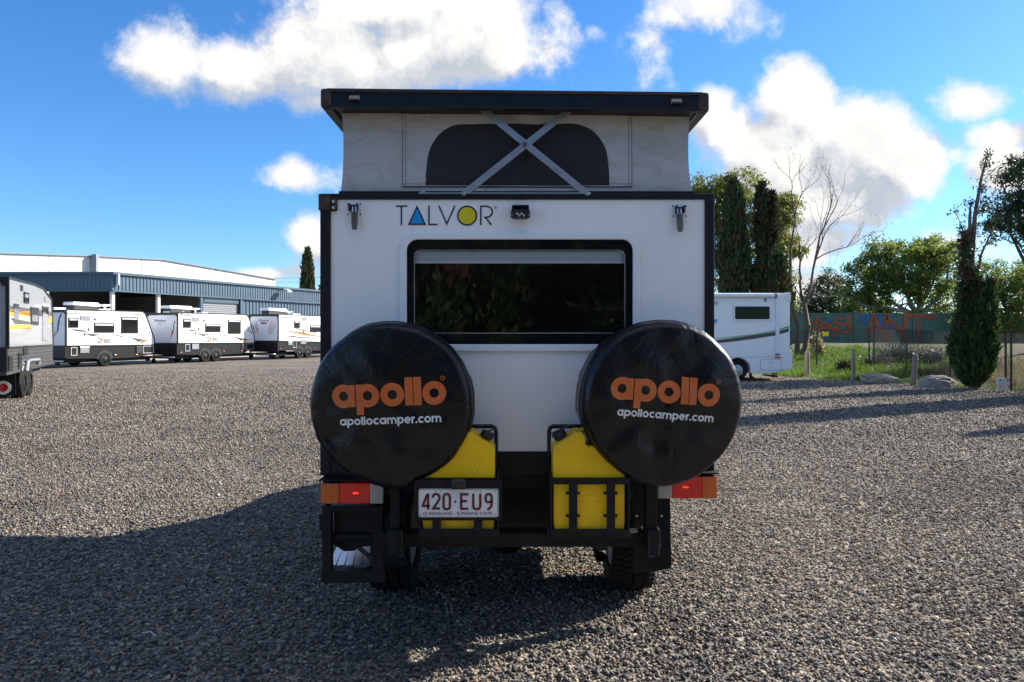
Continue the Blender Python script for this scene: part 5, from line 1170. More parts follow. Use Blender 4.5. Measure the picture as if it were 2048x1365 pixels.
# ---------------------------------------------------------------- spare wheels in vinyl covers
def cover(px, py, R_, yaw, seed, text_rot, tdx, tdz, udx, udz, tscale):
    YF = SY-.315; c = P(px, py, YF+.05); c.y = YF; YB = .215
    ca, sa = math.cos(yaw), math.sin(yaw)
    def disp(x, z):
        r = math.hypot(x, z)/R_; a = math.atan2(z, x)
        d = .014*mnoise.noise(Vector((x*4+seed, z*4, seed)))+.009*mnoise.noise(Vector((x*9+z*6, z*10-x*4+seed, 1.7*seed)))
        low = max(0, -z/R_)
        d += low*.030*mnoise.noise(Vector((x*7-z*5+seed, z*8+x*6, 3.1)))*min(1, r*1.4)
        return d*(1-.7*max(0, (r-.75)/.25))
    def front(x, z):
        r = math.hypot(x, z)/R_
        return -.018*(1-r*r)-disp(x, z)
    def W3(x, y, z): return c+Vector((x*ca-y*sa*1, x*sa+y*ca, z))
    nth = 120
    rows = [0, .12, .25, .38, .5, .6, .69, .77, .84, .895]
    vs = []; fs = []
    def rim(a):
        w = 1+.006*math.sin(a*3+seed)+.012*mnoise.noise(Vector((math.cos(a)*2.2+seed, math.sin(a)*2.2, 0)))+.008*mnoise.noise(Vector((math.cos(a)*7, math.sin(a)*7, seed)))
        dn = max(0, math.cos(a+math.pi/2)); w += .030*dn**22+.010*math.sin(a*9+seed)*dn**3
        return w
    rings = []
    for rr in rows: rings.append(('f', rr))
    for k in range(1, 9): rings.append(('c', k/8))
    for k in (.2, .45, .7, 1.0): rings.append(('s', k))
    rings.append(('b', .86)); rings.append(('b', .80))
    cr = .052
    for kind, q in rings:
        for j in range(nth):
            a = 2*math.pi*j/nth; w = rim(a); ce, se = math.cos(a), math.sin(a)
            puck = .006*math.sin(a*26+seed*3)+.005*math.sin(a*41+seed)
            if kind == 'f': r = R_*q*w*(1 if q < .85 else 1); x, z = r*ce, r*se; y = front(x, z)
            elif kind == 'c':
                th = q*math.pi/2; r0 = R_*.895*w; r = r0+(R_*w-r0)*math.sin(th); x, z = r*ce, r*se
                y = front(r0*ce, r0*se)*(1-q)+cr*(1-math.cos(th))+puck*.25*q*q
            elif kind == 's':
                r = R_*w*(1-.02*q)+puck*.25*q+.004*mnoise.noise(Vector((ce*3, se*3, q*2+seed))); x, z = r*ce, r*se; y = cr+(YB-cr)*q+max(0, -se)**10*.0*q
                if -se > .9 and q > .3: z -= .012*q*((-se-.9)/.1)
            else: r = R_*q*w+puck*.8; x, z = r*ce, r*se; y = YB+.008
            vs.append(W3(x, y, z))
    k = len(rings)
    for i in range(k-1):
        for j in range(nth): fs.append((i*nth+j, i*nth+(j+1) % nth, (i+1)*nth+(j+1) % nth, (i+1)*nth+j))
    mb = MB().add(vs, fs)
    cv_ = bt('spare_wheel_cover', mb, 'vinyl', smooth=50)
    # the tyre inside, seen from behind
    bt('tyre', MB().lathe([(.18, .05), (.30, .04), (R_-.02, .08), (R_-.015, .17), (.30, YB+.005), (.18, YB)], W3(0, 0, 0), (-sa, ca, 0), 40, close=True), 'rubber', cv_, smooth=40)
    # piping along the rim seam
    pp = [W3(R_*rim(a)*1.002*math.cos(a), cr+.010, R_*rim(a)*1.002*math.sin(a)) for a in [2*math.pi*j/120 for j in range(121)]]
    bt('piping', MB().tube(pp, .0035, 6, False), 'vinyl', cv_, smooth=60)
    # lettering laid on the vinyl
    def lay(ox, oz, un, rot):
        cr_, sr_ = math.cos(rot), math.sin(rot)
        def f(a, b):
            x = ox+(a*cr_-b*sr_)*un; z = oz+(a*sr_+b*cr_)*un
            return W3(x, front(x, z)-.0022, z)
        return f
    un = .0538*tscale; f = lay(tdx, tdz, un, text_rot); mid = 3.82
    t = MB()
    def ringo(cx_, cz_, ro, ri, a0=0, a1=360, n=40):
        vs = []; fs_ = []; cl = (a1-a0) == 360
        n_ = n if cl else n
        for rr in (ri, (ri+ro)/2, ro):
            for i in range(n_ if cl else n_+1):
                a = R(a0+(a1-a0)*i/n_); vs.append(f(cx_-mid+rr*math.cos(a), cz_+rr*math.sin(a)))
        m_ = n_ if cl else n_+1
        for b in range(2):
            for i in range(n_): fs_.append((b*m_+i, b*m_+(i+1) % m_, (b+1)*m_+(i+1) % m_, (b+1)*m_+i))
        t.add(vs, fs_)
    def barq(x0, x1, z0, z1):
        nz = max(2, int((z1-z0)/.3)); nx_ = max(1, int((x1-x0)/.3))
        t.grid(lambda u, v: f(x0-mid+(x1-x0)*u, z0+(z1-z0)*v), nx_, nz)
    ringo(0, 0, 1, .40); barq(.42, 1.0, -.93, .93)
    ringo(2.07, 0, 1, .40); barq(1.09, 1.70, -1.62, .95)
    ringo(4.15, 0, 1, .40); barq(5.21, 5.87, -.97, 1.40); barq(5.93, 6.59, -.97, 1.40); ringo(7.66, 0, 1, .40)
    bt('brand_lettering', t, 'orange_ink', cv_, normals=False)
    t = MB(); ringo(8.42, 1.22, .205, .165, n=24); ringo(8.42, 1.24, .10, .06, -100, 90, 10); barq(8.33, 8.365, 1.12, 1.34)
    bt('registered_mark', t, 'orange_ink', cv_, normals=False)
    un = .0151*tscale; f = lay(udx, udz, un, text_rot); mid = 15.0; t = MB(); x = 0
    def stroke(pts, w=.56): ribbon(t, pts, w, lambda a, b: f(a-mid, b), step=.5)
    for ch_ in 'apollocamper.com':
        if ch_ == 'a': ringo(x+1, 0, 1, .45, n=24); barq(x+1.45, x+2.0, -.97, .97); x += 2.2
        elif ch_ == 'p': barq(x, x+.55, -1.75, .97); ringo(x+1, 0, 1, .45, n=24); x += 2.15
        elif ch_ == 'o': ringo(x+1, 0, 1, .45, n=24); x += 2.17
        elif ch_ == 'l': barq(x, x+.55, -.97, 1.5); x += .75
        elif ch_ == 'c': ringo(x+1, 0, 1, .45, 48, 312, 18); x += 1.85
        elif ch_ == 'm':
            barq(x, x+.52, -.97, .97); stroke(arc(x+.87, .12, .60, 165, 0, 8)+[(x+1.47, -.97)], .52); stroke(arc(x+2.07, .12, .60, 165, 0, 8)+[(x+2.67, -.97)], .52); x += 3.12
        elif ch_ == 'e': ringo(x+1, 0, 1, .45, 12, 318, 20); barq(x+.4, x+1.95, -.2, .2); x += 2.15
        elif ch_ == 'r': barq(x, x+.55, -.97, .97); stroke(arc(x+.95, .05, .68, 165, 85, 6), .55); x += 1.25
        elif ch_ == '.': barq(x, x+.55, -.97, -.42); x += .75
    bt('web_lettering', t, 'white_ink', cv_, normals=False)
    return cv_
cover(783.5, 808, .3785, R(-1.0), 2.3, R(2.3), -.002, .048, .001, -.070, 1.0)
cover(1325.5, 804, .3785, R(5.0), 5.7, R(-4.6), -.004, .052, -.006, -.057, .97)

# ---------------------------------------------------------------- jerry cans
def can(x0px, x1px, mirror, label):
    Y0, Y1 = SY-.288, SY-.125; xa, xb = PX(x0px, Y0), PX(x1px, Y0); w = xb-xa; zb = PZ(1064.5, Y0)
    t = thing('jerry_can', label, 'jerry can', ((xa+xb)/2, (Y0+Y1)/2, zb), 0, 'yellow jerry cans in the rear carriers')
    X = (lambda u: xa+u*w/.334) if not mirror else (lambda u: xb-u*w/.334)
    pr = [(.012, 0), (.003, .012), (0, .05), (0, .372), (.006, .388), (.022, .402), (.085, .440), (.105, .458), (.135, .458), (.150, .440), (.152, .402), (.160, .395), (.252, .395), (.262, .402), (.264, .44), (.28, .456), (.31, .452), (.326, .43), (.334, .40), (.334, .05), (.331, .012), (.322, 0)]
    build('body', MB().prism([(X(u), Y0, zb+h) for u, h in pr], (0, Y1-Y0, 0)), M['yellow'], t, bevel=.014, seg=3, smooth=50)
    ym = (Y0+Y1)/2
    build('handle', MB().tube([(X(.118), ym, zb+.442), (X(.14), ym, zb+.456), (X(.2), ym, zb+.458), (X(.275), ym, zb+.448)], .014, 10), M['yellow'], t, smooth=60)
    ax = Vector((-.42 if not mirror else .42, 0, .9)).normalized(); cb = Vector((X(.048), ym, zb+.408))
    cap = build('cap', MB().lathe([(.024, 0), (.024, .014), (.031, .016), (.031, .042), (.027, .046), (0, .047)], cb, ax, 20), M['plastic_black'], t, smooth=35)
    tb = Vector((ax.z, 0, -ax.x)) if not mirror else Vector((-ax.z, 0, -ax.x)); tp = cb+ax*.050
    build('spout_lever', MB().bar(tp-tb*.035, tp+tb*.062, .02, .006), M['plastic_black'], cap)
    # raised ribs of the moulded face
    rb = MB()
    def rib(pts): rb.tube([(X(u), Y0+.0015, zb+h) for u, h in pts], .003, 6)
    rib([(.060, .345), (.075, .345), (.105, .285), (.098, .275)]); rib([(.060, .345), (.055, .335), (.085, .275), (.098, .275)])
    rib([(.262, .345), (.277, .335), (.247, .275), (.234, .275)]); rib([(.262, .345), (.252, .345), (.226, .285), (.234, .275)])
    rib([(.118, .215), (.214, .215), (.218, .21), (.218, .175), (.214, .17), (.118, .17), (.114, .175), (.114, .21), (.118, .215)])
    rib([(.085, .02), (.085, .105), (.105, .135), (.13, .142), (.205, .142), (.23, .135), (.249, .105), (.249, .02)])
    build('moulded_rib', rb, M['yellow'], t, smooth=60)
    tx_ = (xa+xb)/2
    for s_, hh, zz in (('DIESEL', .026, .335), ('FUEL', .020, .300), ('20 LITRES', .013, .19)):
        build('embossed_text', text_mesh(s_, hh, lambda a, b: Vector((tx_+a, Y0-.0012, zb+zz+b))), M['yellow'], t, normals=False)
can(1106.5, 1250, False, 'yellow jerry can in the open black carrier without a number plate')
can(844, 989, True, 'yellow jerry can held behind the number plate')

# ================================================================== VEGETATION
def leaves(name, pos, axis_bias, size, ratio, mat, parent, seed=0, jitter=1.0):
    rg = np.random.default_rng(seed); n = len(pos)
    a = rg.normal(size=(n,3))*jitter+np.array(axis_bias); a /= np.linalg.norm(a, axis=1, keepdims=True)+1e-9
    b = rg.normal(size=(n,3)); b -= (b*a).sum(1, keepdims=True)*a; b /= np.linalg.norm(b, axis=1, keepdims=True)+1e-9
    s = size*rg.uniform(.6, 1.4, (n,1)); L = a*s; Wd = b*s*ratio*.5
    v = np.stack([pos, pos+L*.45+Wd, pos+L, pos+L*.5-Wd], axis=1).reshape(-1,3)
    f = np.arange(n*4).reshape(n,4)
    return np_mesh(name, v, f, mat, parent)
def limb(mb, a, b, r0, r1, bend, rg, n=5):
    a = Vector(a); b = Vector(b); pts = []
    off = Vector(rg.normal(size=3)*bend)
    for i in range(n+1):
        t = i/n; pts.append(a.lerp(b, t)+off*math.sin(t*math.pi)*(b-a).length+Vector(rg.normal(size=3)*.012*(b-a).length)*(0 if i in (0, n) else 1))
    mb.tube(pts, [r0+(r1-r0)*i/n for i in range(n+1)], 6)
def leafy_tree(name, label, base, blobs, clumps, per, leaf_size, mat, bark, seed, trunk_r=.18, droop=-.6, group='trees beyond the fence', clump_r=.45, ratio=.32):
    # blobs: (centre, radii) ellipsoids that make up the crown, world metres
    rg = np.random.default_rng(seed); base = Vector(base)
    t = thing(name, label, 'tree', tuple(base), 0, group)
    vol = np.array([b[1][0]*b[1][1]*b[1][2] for b in blobs])**.8; vol /= vol.sum()
    cs = []
    for b, k in zip(blobs, np.maximum(3, (vol*clumps)).astype(int)):
        d = rg.normal(size=(k,3)); d /= np.linalg.norm(d, axis=1, keepdims=True)
        r = rg.uniform(.25, 1.0, (k,1))**.45
        cs.append(np.array(b[0])+d*r*np.array(b[1]))
    cs = np.concatenate(cs)
    cr = clump_r*rg.uniform(.55, 1.35, len(cs))
    idx = np.repeat(np.arange(len(cs)), per)
    d = rg.normal(size=(len(idx),3)); d /= np.linalg.norm(d, axis=1, keepdims=True)
    rad = rg.uniform(0, 1, (len(idx),1))**.55
    pos = cs[idx]+d*rad*cr[idx][:,None]*np.array([1.15,1.15,.75])
    pos = pos-np.array(base)
    leaves('crown', pos, (0,0,droop), leaf_size, ratio, mat, t, seed+1)
    mb = MB(); lo = Vector((0,0,0)); top = Vector(np.mean([b[0] for b in blobs], axis=0))-base
    fork = Vector((top.x*.35, top.y*.35, max(.8, top.z*.42)))
    limb(mb, lo-Vector((0,0,.2)), fork, trunk_r, trunk_r*.75, .03, rg, 6)
    hubs = []
    for b in blobs:
        c = Vector(b[0])-base; c.z -= b[1][2]*.25; limb(mb, fork, c, trunk_r*.6, trunk_r*.25, .07, rg, 6); hubs.append(c)
    for c in cs[::2]:
        c = Vector(c)-base; h = min(hubs, key=lambda q: (q-c).length); limb(mb, h.lerp(fork, rg.uniform(0, .45)), c, trunk_r*.2, .012, .06, rg, 4)
    build('trunk', mb, bark, t, local=True, smooth=60, normals=False)
    return t
def B(px, py, Y, rx, ry, rd=None):      # crown lobe from its place and size in the picture
    c = P(px, py, Y); k = Y/FPX; return (tuple(c), (rx*k, (rd or (rx+ry)/2)*k, ry*k))

def cypress(name, label, base, H, rad, seed, n=9000, group='pencil cypresses', prof=None, mat=None, tip2=None, leaf=.30):
    rg = np.random.default_rng(seed); t = thing(name, label, 'tree', tuple(base), 0, group)
    prof = prof or [(0, .5), (.06, .85), (.25, 1.0), (.5, .92), (.75, .7), (.9, .42), (1, .06)]
    pz = np.array([p[0] for p in prof]); pr = np.array([p[1] for p in prof])
    z = rg.uniform(0, 1, n*2); keep = rg.uniform(0, 1, n*2) < np.interp(z, pz, pr)+.12; z = z[keep][:n]; n = len(z)
    th = rg.uniform(0, 2*np.pi, n)
    lump = np.array([mnoise.noise(Vector((math.cos(a)*1.6, math.sin(a)*1.6, zz*H*.8+seed))) for a, zz in zip(th, z)])
    lump2 = np.array([mnoise.noise(Vector((math.cos(a)*4, math.sin(a)*4, zz*H*1.6+seed*2))) for a, zz in zip(th, z)])
    r = rad*np.interp(z, pz, pr)*(1+.30*lump+.22*lump2)*rg.uniform(.15, 1, n)**.28
    pos = np.stack([r*np.cos(th), r*np.sin(th), z*H*.97+.02], 1)
    out = np.stack([np.cos(th)*.28, np.sin(th)*.28, np.ones(n)*1.0], 1)
    a = out+rg.normal(size=(n,3))*.22; a /= np.linalg.norm(a, axis=1, keepdims=True)
    b = np.cross(a, rg.normal(size=(n,3))); b /= np.linalg.norm(b, axis=1, keepdims=True)
    s = leaf*rg.uniform(.5, 1.3, (n,1)); L = a*s; Wd = b*s*.16
    v = np.stack([pos, pos+L*.45+Wd, pos+L, pos+L*.5-Wd], axis=1).reshape(-1,3)
    np_mesh('crown', v, np.arange(n*4).reshape(n,4), mat or M['cypress_leaf'], t)
    mb = MB().tube([(0,0,-.15), (.02,0,H*.3), (0,.02,H*.7), (0,0,H*.93)], [rad*.22, rad*.17, rad*.1, .015], 8)
    for k in range(26):
        zz = H*(.06+.8*k/26); a = k*2.4; rr = rad*np.interp(zz/H, pz, pr)*.85
        mb.tube([(0,0,zz), (rr*.5*math.cos(a), rr*.5*math.sin(a), zz+.1), (rr*math.cos(a), rr*math.sin(a), zz+.45)], [.03, .02, .008], 5)
    build('trunk', mb, M['bark'], t, local=True, smooth=60, normals=False)
    return t

# right: gum behind the motorhome
gy = 40
leafy_tree('gum_tree', 'tall yellow green gum tree rising behind the white motorhome', (PX(1490, gy), gy, 0),
           [B(1425,390,gy,50,45), B(1480,375,gy,55,38), B(1550,430,gy,45,50), B(1420,460,gy,32,60), B(1500,480,gy,60,60), B(1575,500,gy,28,38), B(1450,540,gy,40,40), B(1560,560,gy,30,30), B(1385,420,gy,40,50), B(1390,520,gy,40,50)], 330, 110, .22, M['gum_leaf'], M['bark_pale'], 21, .26, clump_r=.55)
# two cypresses
cy1 = cypress('cypress_tree', 'tall dark cypress with brown patches behind the motorhome, whole to its tip', (PX(1467, 33), 33, 0), 1.7+(HZP-352)/FPX*33, 28*33/FPX, 5, 11000, prof=[(0,.5),(.1,.9),(.35,1),(.55,.95),(.72,.8),(.86,.62),(.95,.42),(1,.1)])
cy2 = cypress('cypress_tree', 'dark twin topped cypress standing beside the bare tree', (PX(1541, 33), 33, 0), 1.7+(HZP-500)/FPX*33, 37*33/FPX, 9, 9000, prof=[(0,.5),(.1,.85),(.4,1),(.7,1),(.88,.85),(.96,.6),(1,.3)])
def spire(t, cx, cy, z0, H, rad, seed, n, mat):
    rg = np.random.default_rng(seed); z = rg.uniform(0, 1, n); th = rg.uniform(0, 6.283, n)
    pr = np.interp(z, [0,.2,.6,.85,1], [.55,1,.9,.6,.1]); lump = np.array([mnoise.noise(Vector((math.cos(a)*2, math.sin(a)*2, q*H*1.3+seed))) for a, q in zip(th, z)])
    r = rad*pr*(1+.5*lump)*rg.uniform(.1, 1, n)**.3
    pos = np.stack([cx+r*np.cos(th), cy+r*np.sin(th), z0+z*H], 1)
    leaves('crown', pos, (0,0,1.6), .26, .28, mat, t, seed, .7)
M['cypress_olive'] = leaf_mat('cypress_olive', (.030,.034,.014), (.07,.065,.028), .25, brown=.3)
k33 = 33/FPX
spire(cy2, (1524-1541)*k33, 0, 1.7+(HZP-520)*k33, 150*k33, 15*k33, 3, 3000, M['cypress_olive']); spire(cy2, (1545-1541)*k33, .1, 1.7+(HZP-500)*k33, 112*k33, 13*k33, 4, 2400, M['cypress_olive'])
# far left cypress beyond the shed
cypress('cypress_tree', 'lone narrow cypress standing beyond the blue shed roof', (PX(615, 105), 105, 0), 1.7+(HZP-494)/FPX*105, 14.5*105/FPX, 14, 6000, leaf=.7)
cypress('cypress_tree', 'cypress beyond the shed half hidden by the camper body', (PX(646, 108), 108, 0), 1.7+(HZP-555)/FPX*108, 9*108/FPX, 15, 2500, leaf=.7)

# bare forked tree
def bare_tree():
    Y = 35.0; t = thing('bare_tree', 'leafless forked tree with twin reddish trunks beside the motorhome', 'tree', (PX(1594, Y), Y, .5)); rg = np.random.default_rng(4)
    q = lambda x, y, dy=0: P(1400+x/5.6875, 560+y/5.6875, Y+dy)
    mb = MB(); k = Y/FPX
    def pth(pts, r0, r1): mb.tube(pts, [r0+(r1-r0)*i/(len(pts)-1) for i in range(len(pts))], 7)
    pth([q(1120,940), q(1105,790), q(1115,520), q(1060,380), q(1030,150), P(1581,500,Y), P(1590,440,Y), P(1584,392,Y)], .15, .025)
    pth([q(1130,930,.1), q(1200,760,.2), q(1230,520,.2), q(1190,300,.3), q(1160,200,.4), P(1602,590,Y), P(1600,560,Y)], .16, .06)
    pth([q(1190,300,.3), q(1260,80,.5), P(1626,540,Y+.6), P(1640,470,Y+.7), P(1665,425,Y+.9)], .085, .022)
    tips = []
    def grow(p, d, L, r, depth):
        pts = [p]; dd = d.copy()
        for i in range(4):
            dd = (dd+Vector(rg.normal(size=3)*.16)+Vector((0,0,.05))).normalized(); pts.append(pts[-1]+dd*L/4)
        mb.tube(pts, [r*(1-.5*i/4) for i in range(5)], 5 if depth < 3 else 3, False)
        if depth >= 5: tips.append(pts[-1]); return
        for c in range(3 if depth < 4 else 2):
            nd = (dd+Vector(rg.normal(size=3))*.52+Vector((.05,0,.18))).normalized(); s = pts[-1] if c == 0 else pts[2+int(rg.integers(0, 3))]
            grow(s, nd, L*rg.uniform(.62, .82), max(.005, r*.5), depth+1)
    starts = [(P(1602,560,Y), (-.1,0,1), 1.9, .055), (P(1626,540,Y+.6), (.35,.1,1), 2.0, .055), (P(1640,470,Y+.7), (.5,0,.9), 1.7, .04), (P(1665,425,Y+.9), (.4,.1,1), 1.2, .03), (P(1590,440,Y), (.15,0,1), 1.4, .035), (P(1584,392,Y), (-.1,0,1), .9, .028), (P(1630,520,Y+.6), (.9,0,.5), 1.6, .035), (P(1612,610,Y+.3), (.9,.2,.6), 1.5, .035), (q(1160,200,.4), (-.5,0,.8), 1.2, .03), (q(1060,380), (.7,0,.6), .8, .03)]
    for p, d, L, r in starts: grow(p, Vector(d).normalized(), L, r, 2)
    build('trunk', mb, M['bark_red'], t, smooth=60, normals=False)
    rgp = np.array([list(x) for x in tips]); rgp = np.repeat(rgp, 2, axis=0)+rg.normal(size=(len(rgp)*2,3))*.08
    inv = np.array(wmat(t).inverted()); leaves('seed_pods', rgp[::2]+inv[:3,3], (0,0,-1), .09, .3, M['dark_leaf'], t, 8)
bare_tree()

ty = 50
leafy_tree('broad_tree', 'wide bright green tree spreading above the graffiti fence', (PX(1845, ty), ty, 1.0),
           [B(1800,530,ty,95,50), B(1740,560,ty,60,55), B(1870,540,ty,60,60), B(1770,500,ty,38,30), B(1845,500,ty,50,32), B(1900,510,ty,40,30), B(1700,590,ty,45,40), B(1900,600,ty,50,45), B(1790,600,ty,70,40)], 300, 95, .26, M['green_leaf'], M['bark_pale'], 33, .26, clump_r=.6)
leafy_tree('shrubby_tree', 'small dark olive tree beside the bare tree above the fence', (PX(1655, 46), 46, 1.0),
           [B(1650,585,46,28,40), B(1640,620,46,35,25), B(1660,555,46,18,22), B(1625,600,46,22,35)], 90, 75, .17, M['dark_leaf'], M['bark'], 35, .12, clump_r=.4)
leafy_tree('gum_tree', 'dark drooping gum tree at the right above the tall ragged cypress', (PX(2130, 30), 30, .6),
           [B(2040,360,30,50,55), B(2070,430,30,70,50), B(2000,420,30,35,40), B(2100,340,30,60,60), B(2020,460,30,45,30), B(2130,470,30,70,60)], 190, 95, .17, M['dark_leaf'], M['bark'], 37, .2, clump_r=.42)
leafy_tree('broad_tree', 'low dark green tree behind the tall ragged cypress', (PX(2030, 42), 42, 1.0),
           [B(2000,560,42,60,45), B(2050,590,42,60,55), B(1960,600,42,45,40), B(2020,640,42,70,30), B(2100,560,42,60,60), B(1935,640,42,40,30)], 220, 85, .20, M['green_leaf'], M['bark'], 39, .18, clump_r=.5)
# filler greenery along the back of the bank
leafy_tree('shrubby_tree', 'low green tree behind the fence between the gum and the wide tree', (PX(1700, 54), 54, 1.0),
           [B(1690,610,54,40,28), B(1730,615,54,45,25), B(1610,615,54,35,30)], 90, 70, .24, M['green_leaf'], M['bark'], 41, .12, clump_r=.5)

# the ragged tall cypress in front of the chain-link fence
def ragged():
    bpnt = G(1946, 778); k = bpnt.y/FPX; t = cypress('ragged_cypress', 'tall half dead cypress, dense green below and bare spiky above, by the chain link fence', tuple(bpnt), 3.45, 34*k, 17, 8500,
                 None, mat=M['cypress_green'], prof=[(0,.28),(.08,.62),(.2,.92),(.35,1),(.5,.92),(.62,.76),(.75,.55),(.88,.34),(1,.08)])
    rg = np.random.default_rng(2)
    def L(px, py, dy=0): q = P(px, py, bpnt.y+dy); return q-bpnt
    mb = MB()
    mb.tube([L(1946,778), L(1944,600), L(1943,520), L(1950,430), L(1962,360), L(1976,302)], [.14,.10,.08,.06,.04,.012], 8)
    mb.tube([L(1940,640), L(1938,520), L(1940,430), L(1942,400)], [.08,.06,.045,.012], 7)
    mb.tube([L(1950,600), L(1962,510), L(1985,460), L(1996,440)], [.05,.035,.02,.008], 6)
    mb.tube([L(1940,540), L(1925,460), L(1912,425)], [.04,.02,.008], 6)
    cl = []
    for i in range(120):
        f = rg.uniform(0, 1); main = rg.uniform() < .7
        py = 640-330*f; px = (1944+32*max(0, (520-py)/220) if main else 1940)
        if not main: py = max(py, 410)
        s = L(px, py); ln = (.55*(1-f)+.16)*rg.uniform(.4, 1.2); a = rg.uniform(0, 6.283)
        e = s+Vector((math.cos(a)*ln, math.sin(a)*ln*.8, ln*rg.uniform(.3, 1.1))); mb.tube([s, s.lerp(e, .5)+Vector((0,0,-.03)), e], [.012,.008,.004], 4)
        for _ in range(int(1+3*(1-f))): cl.append(s.lerp(e, rg.uniform(.4, 1.05)))
    for i in range(1500):                    # darker foliage running up the left trunk
        f = rg.uniform(0, 1)**1.3; py = 650-185*f; cl.append(L(1930+17*rg.uniform(-1, 1)*(1-.5*f), py, rg.uniform(-.25, .25)))
    for (px_, py_) in ((1912,425),(1925,455),(1932,480),(1996,440),(1985,462),(1972,330),(1978,310),(1965,380)):
        for _ in range(16): cl.append(L(px_, py_)+Vector(rg.normal(size=3)*.07))
    build('dead_top', mb, M['bark_red'], t, local=True, smooth=60, normals=False)
    pos = np.repeat(np.array([list(c) for c in cl]), 3, axis=0); pos += rg.normal(size=pos.shape)*.05
    leaves('sparse_foliage', pos, (0,0,.8), .10, .4, M['cypress_leaf'], t, 12)
    spire(t, (1973-1946)*k, -.1, .9, 2.3, 13*k, 13, 2200, M['cypress_green'])
    return t
rag = ragged()

# cypresses beside the yard and behind the photographer: their shade falls on the gravel, their image in the rear window
for i, (x, y, s, lab) in enumerate(((15.9, 19.3, 1.05, 'cypress by the chain link fence whose long shade crosses the gravel'), (16.2, 16.0, .62, 'cypress further along the chain link fence, shading the gravel edge'))):
    dup(cy1, (x, y, 0), i*1.7, s*.95, lab, 'cypresses along the yard fence')
for i in range(10):
    x = -6.6+i*1.45+.3*math.sin(i*2.1); y = -9.6-.8*math.cos(i*1.3)
    wd = 1.5; dup(cy1, (x, y, 0), i*2.3, (wd, wd, .92+.08*math.sin(i*3)), 'dark cypress of the tall screen mirrored in the camper rear window', 'cypress screen behind the yard')

# grass and shrubs on the bank
def blades(name, n, region, h, w, mat, seed):
    rg = np.random.default_rng(seed); pos = []
    while len(pos) < n:
        x, y = region(rg); s = bank_s(x, y)
        if s < .1: continue
        pos.append((x, y, bank_h(x, y)+.02))
    pos = np.array(pos); a = np.stack([rg.normal(size=n)*.3, rg.normal(size=n)*.3, np.ones(n)], 1); th = rg.uniform(0, 6.283, n); b = np.stack([np.cos(th), np.sin(th), np.zeros(n)], 1)
    clump = np.array([.55+.9*max(0, mnoise.noise(Vector((p[0]*1.3, p[1]*1.3, seed)))+.35) for p in pos])[:,None]
    s = h*rg.uniform(.5, 1.3, (n,1))*clump
    v = np.stack([pos-b*w*.5, pos+b*w*.5, pos+a*s+rg.normal(size=(n,3))*.02], 1).reshape(-1,3)
    return stuff(np_mesh(name, v, np.arange(n*3).reshape(n,3), mat))
o = blades('green_grass', 16000, lambda r: (r.uniform(10.5, 18), r.uniform(25, 37)), .21, .030, M['grass'], 3); tag(o, 'bright green grass growing on the bank behind the timber posts', 'grass')
o = blades('dry_grass', 9000, lambda r: (r.uniform(15.2, 22), r.uniform(16, 26.5)), .4, .035, M['dry_grass'], 5); tag(o, 'pale dry grass beyond the chain link fence', 'grass')
o = blades('edge_weeds', 2200, lambda r: (lambda t, q: (10.9+3.9*t+.867*q, 27-6.8*t+.4975*q))(r.uniform(-.1, 1.3), abs(r.normal())*.35+.12), .12, .02, M['grass'], 9); tag(o, 'thin weeds along the gravel edge by the boulders', 'weeds')
def bush(label, blobs, seed, mat, n, size):
    rg = np.random.default_rng(seed); c0 = Vector(blobs[0][0]); base = Vector((c0.x, c0.y, bank_h(c0.x, c0.y))); t = thing('shrub', label, 'shrub', tuple(base), 0)
    pos = []
    for b in blobs:
        d = rg.normal(size=(n,3)); d /= np.linalg.norm(d, axis=1, keepdims=True); pos.append(np.array(b[0])+d*np.array(b[1])*(rg.uniform(0, 1, (n,1))**.4)*(1+.25*rg.normal(size=(n,1))))
    pos = np.concatenate(pos); pos[:,2] = np.maximum(pos[:,2], base.z+.02)
    leaves('foliage', pos-np.array(base), (0,0,.6), size, .35, mat, t, seed)
    mb = MB()
    for b in blobs:
        for k in range(5): limb(mb, (0,0,-.05), Vector(b[0])-base+Vector(rg.normal(size=3)*.2), .03, .01, .08, rg, 4)
    build('stems', mb, M['bark'], t, local=True, normals=False)
bush('grey green saltbush sprawling behind the chain link fence below the graffiti', [B(1790,725,30.5,45,30,30), B(1830,735,30,45,30,30), B(1870,730,29,40,28,30), B(1765,745,30,22,22,20)], 61, M['grey_leaf'], 4200, .13)
bush('low brown bush in the bright grass by the slim post', [B(1690,733,28.5,14,8,10)], 62, M['dark_leaf'], 700, .12)
bush('tall dry seeding shrub against the mesh beside the twin trunks', [B(1632,690,34,10,22,8), B(1640,705,33.5,8,16,8)], 63, M['dry_grass'], 420, .16)

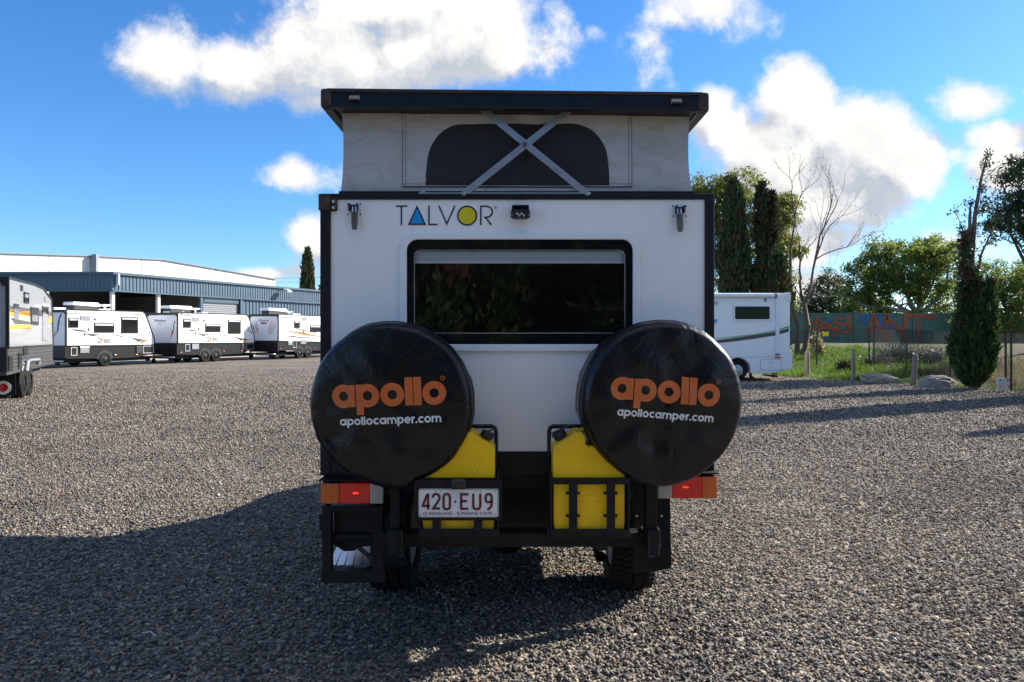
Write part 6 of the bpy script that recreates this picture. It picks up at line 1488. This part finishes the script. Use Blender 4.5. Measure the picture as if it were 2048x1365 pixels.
# ================================================================== LOOSE GRAVEL
def gravel():
    rg = np.random.default_rng(99)
    def scatter(y0, y1, dens, dens_far):
        out = []
        n = int((y1-y0)*(1.5*y1+3.8)*max(dens, dens_far))
        y = rg.uniform(y0, y1, n); x = rg.uniform(-.5, .5, n)*(1.5*y1+3.8)
        keep = (np.abs(x) < .75*y+1.9)&(rg.uniform(0, 1, n) < (dens+(dens_far-dens)*(y-y0)/(y1-y0))/max(dens, dens_far))
        return np.stack([x[keep], y[keep]], 1)
    def pebbles(p, grow, k):
        n = len(p); size = np.clip(rg.lognormal(math.log(.0112), .26, n), .006, .020)*grow(p[:,1])
        ang = np.arange(k)*2*np.pi/k
        base = np.concatenate([np.stack([np.cos(ang), np.sin(ang), np.zeros(k)], 1), [[.15,.1,1.0]], [[0,0,-1.0]]])
        v = np.tile(base, (n,1,1))*(1+rg.uniform(-.28, .28, (n,k+2,1)))
        v[:,:,1] *= rg.uniform(.55, 1.0, (n,1)); v[:,:,2] *= rg.uniform(.40, .75, (n,1))
        tx = rg.normal(size=n)*.42; tyy = rg.normal(size=n)*.42; az = rg.uniform(0, 6.283, n)
        c, s = np.cos(tx)[:,None], np.sin(tx)[:,None]; y_, z_ = v[:,:,1]*c-v[:,:,2]*s, v[:,:,1]*s+v[:,:,2]*c; v[:,:,1], v[:,:,2] = y_, z_
        c, s = np.cos(tyy)[:,None], np.sin(tyy)[:,None]; x_, z_ = v[:,:,0]*c+v[:,:,2]*s, -v[:,:,0]*s+v[:,:,2]*c; v[:,:,0], v[:,:,2] = x_, z_
        c, s = np.cos(az)[:,None], np.sin(az)[:,None]; x_, y_ = v[:,:,0]*c-v[:,:,1]*s, v[:,:,0]*s+v[:,:,1]*c; v[:,:,0], v[:,:,1] = x_, y_
        v *= size[:,None,None]
        v[:,:,0] += p[:,0][:,None]; v[:,:,1] += p[:,1][:,None]; v[:,:,2] += (size*rg.uniform(.1, .75, n))[:,None]
        f0 = np.array([(i, (i+1) % k, k) for i in range(k)]+[((i+1) % k, i, k+1) for i in range(k)])
        return v.reshape(-1,3), (f0[None]+(np.arange(n)*(k+2))[:,None,None]).reshape(-1,3), n
    pn = np.concatenate([scatter(2.9, 5.2, 2300, 2200), scatter(5.2, 8.5, 2100, 1200)])
    pf = np.concatenate([scatter(8.5, 14, 1000, 330), scatter(14, 24, 300, 60), scatter(24, 34, 60, 8)])
    v1, f1, n1 = pebbles(pn, lambda y: 1+0*y, 5); v2, f2, n2 = pebbles(pf, lambda y: np.clip(y/8.5, 1, 2.2)**.8*1.18, 3)
    v = np.concatenate([v1, v2]); f = np.concatenate([f1, f2+len(v1)]); n = n1+n2
    o = np_mesh('loose_gravel', v, f, M['pebbles'], None, smooth=False); stuff(o); tag(o, 'loose grey and tan crushed stone covering the yard', 'gravel')
    print('pebbles', n, 'tris', len(f))
gravel()
# fallen leaves and twigs
M['dead_leaf'] = pm('dead_leaf', (.20,.085,.04), .7, var=.4, scale=30)
rgl = np.random.default_rng(5); lp = []
for px_, py_ in ((1820,1325),(1740,1335),(200,1280),(430,1250),(1810,1098),(1955,1130),(1567,1040),(840,1200),(560,1215),(210,965),(1640,1290),(1900,935),(120,1010),(1700,1010)): g = G(px_, py_); lp.append((g.x, g.y, .018))
lp = np.array(lp); o = leaves('fallen_leaves', lp, (.6,.2,.05), .06, .35, M['dead_leaf'], None, 4, .5); stuff(o); tag(o, 'scattered dry brown leaves lying on the gravel', 'leaves')
g = G(285, 1275); h_ = G(310, 1280); tag(build('twig', MB().tube([(g.x, g.y, .025), ((g.x+h_.x)/2, g.y+.005, .03), (h_.x, h_.y, .022)], .003, 5), M['box_white']), 'thin pale twig lying on the shaded gravel', 'twig')
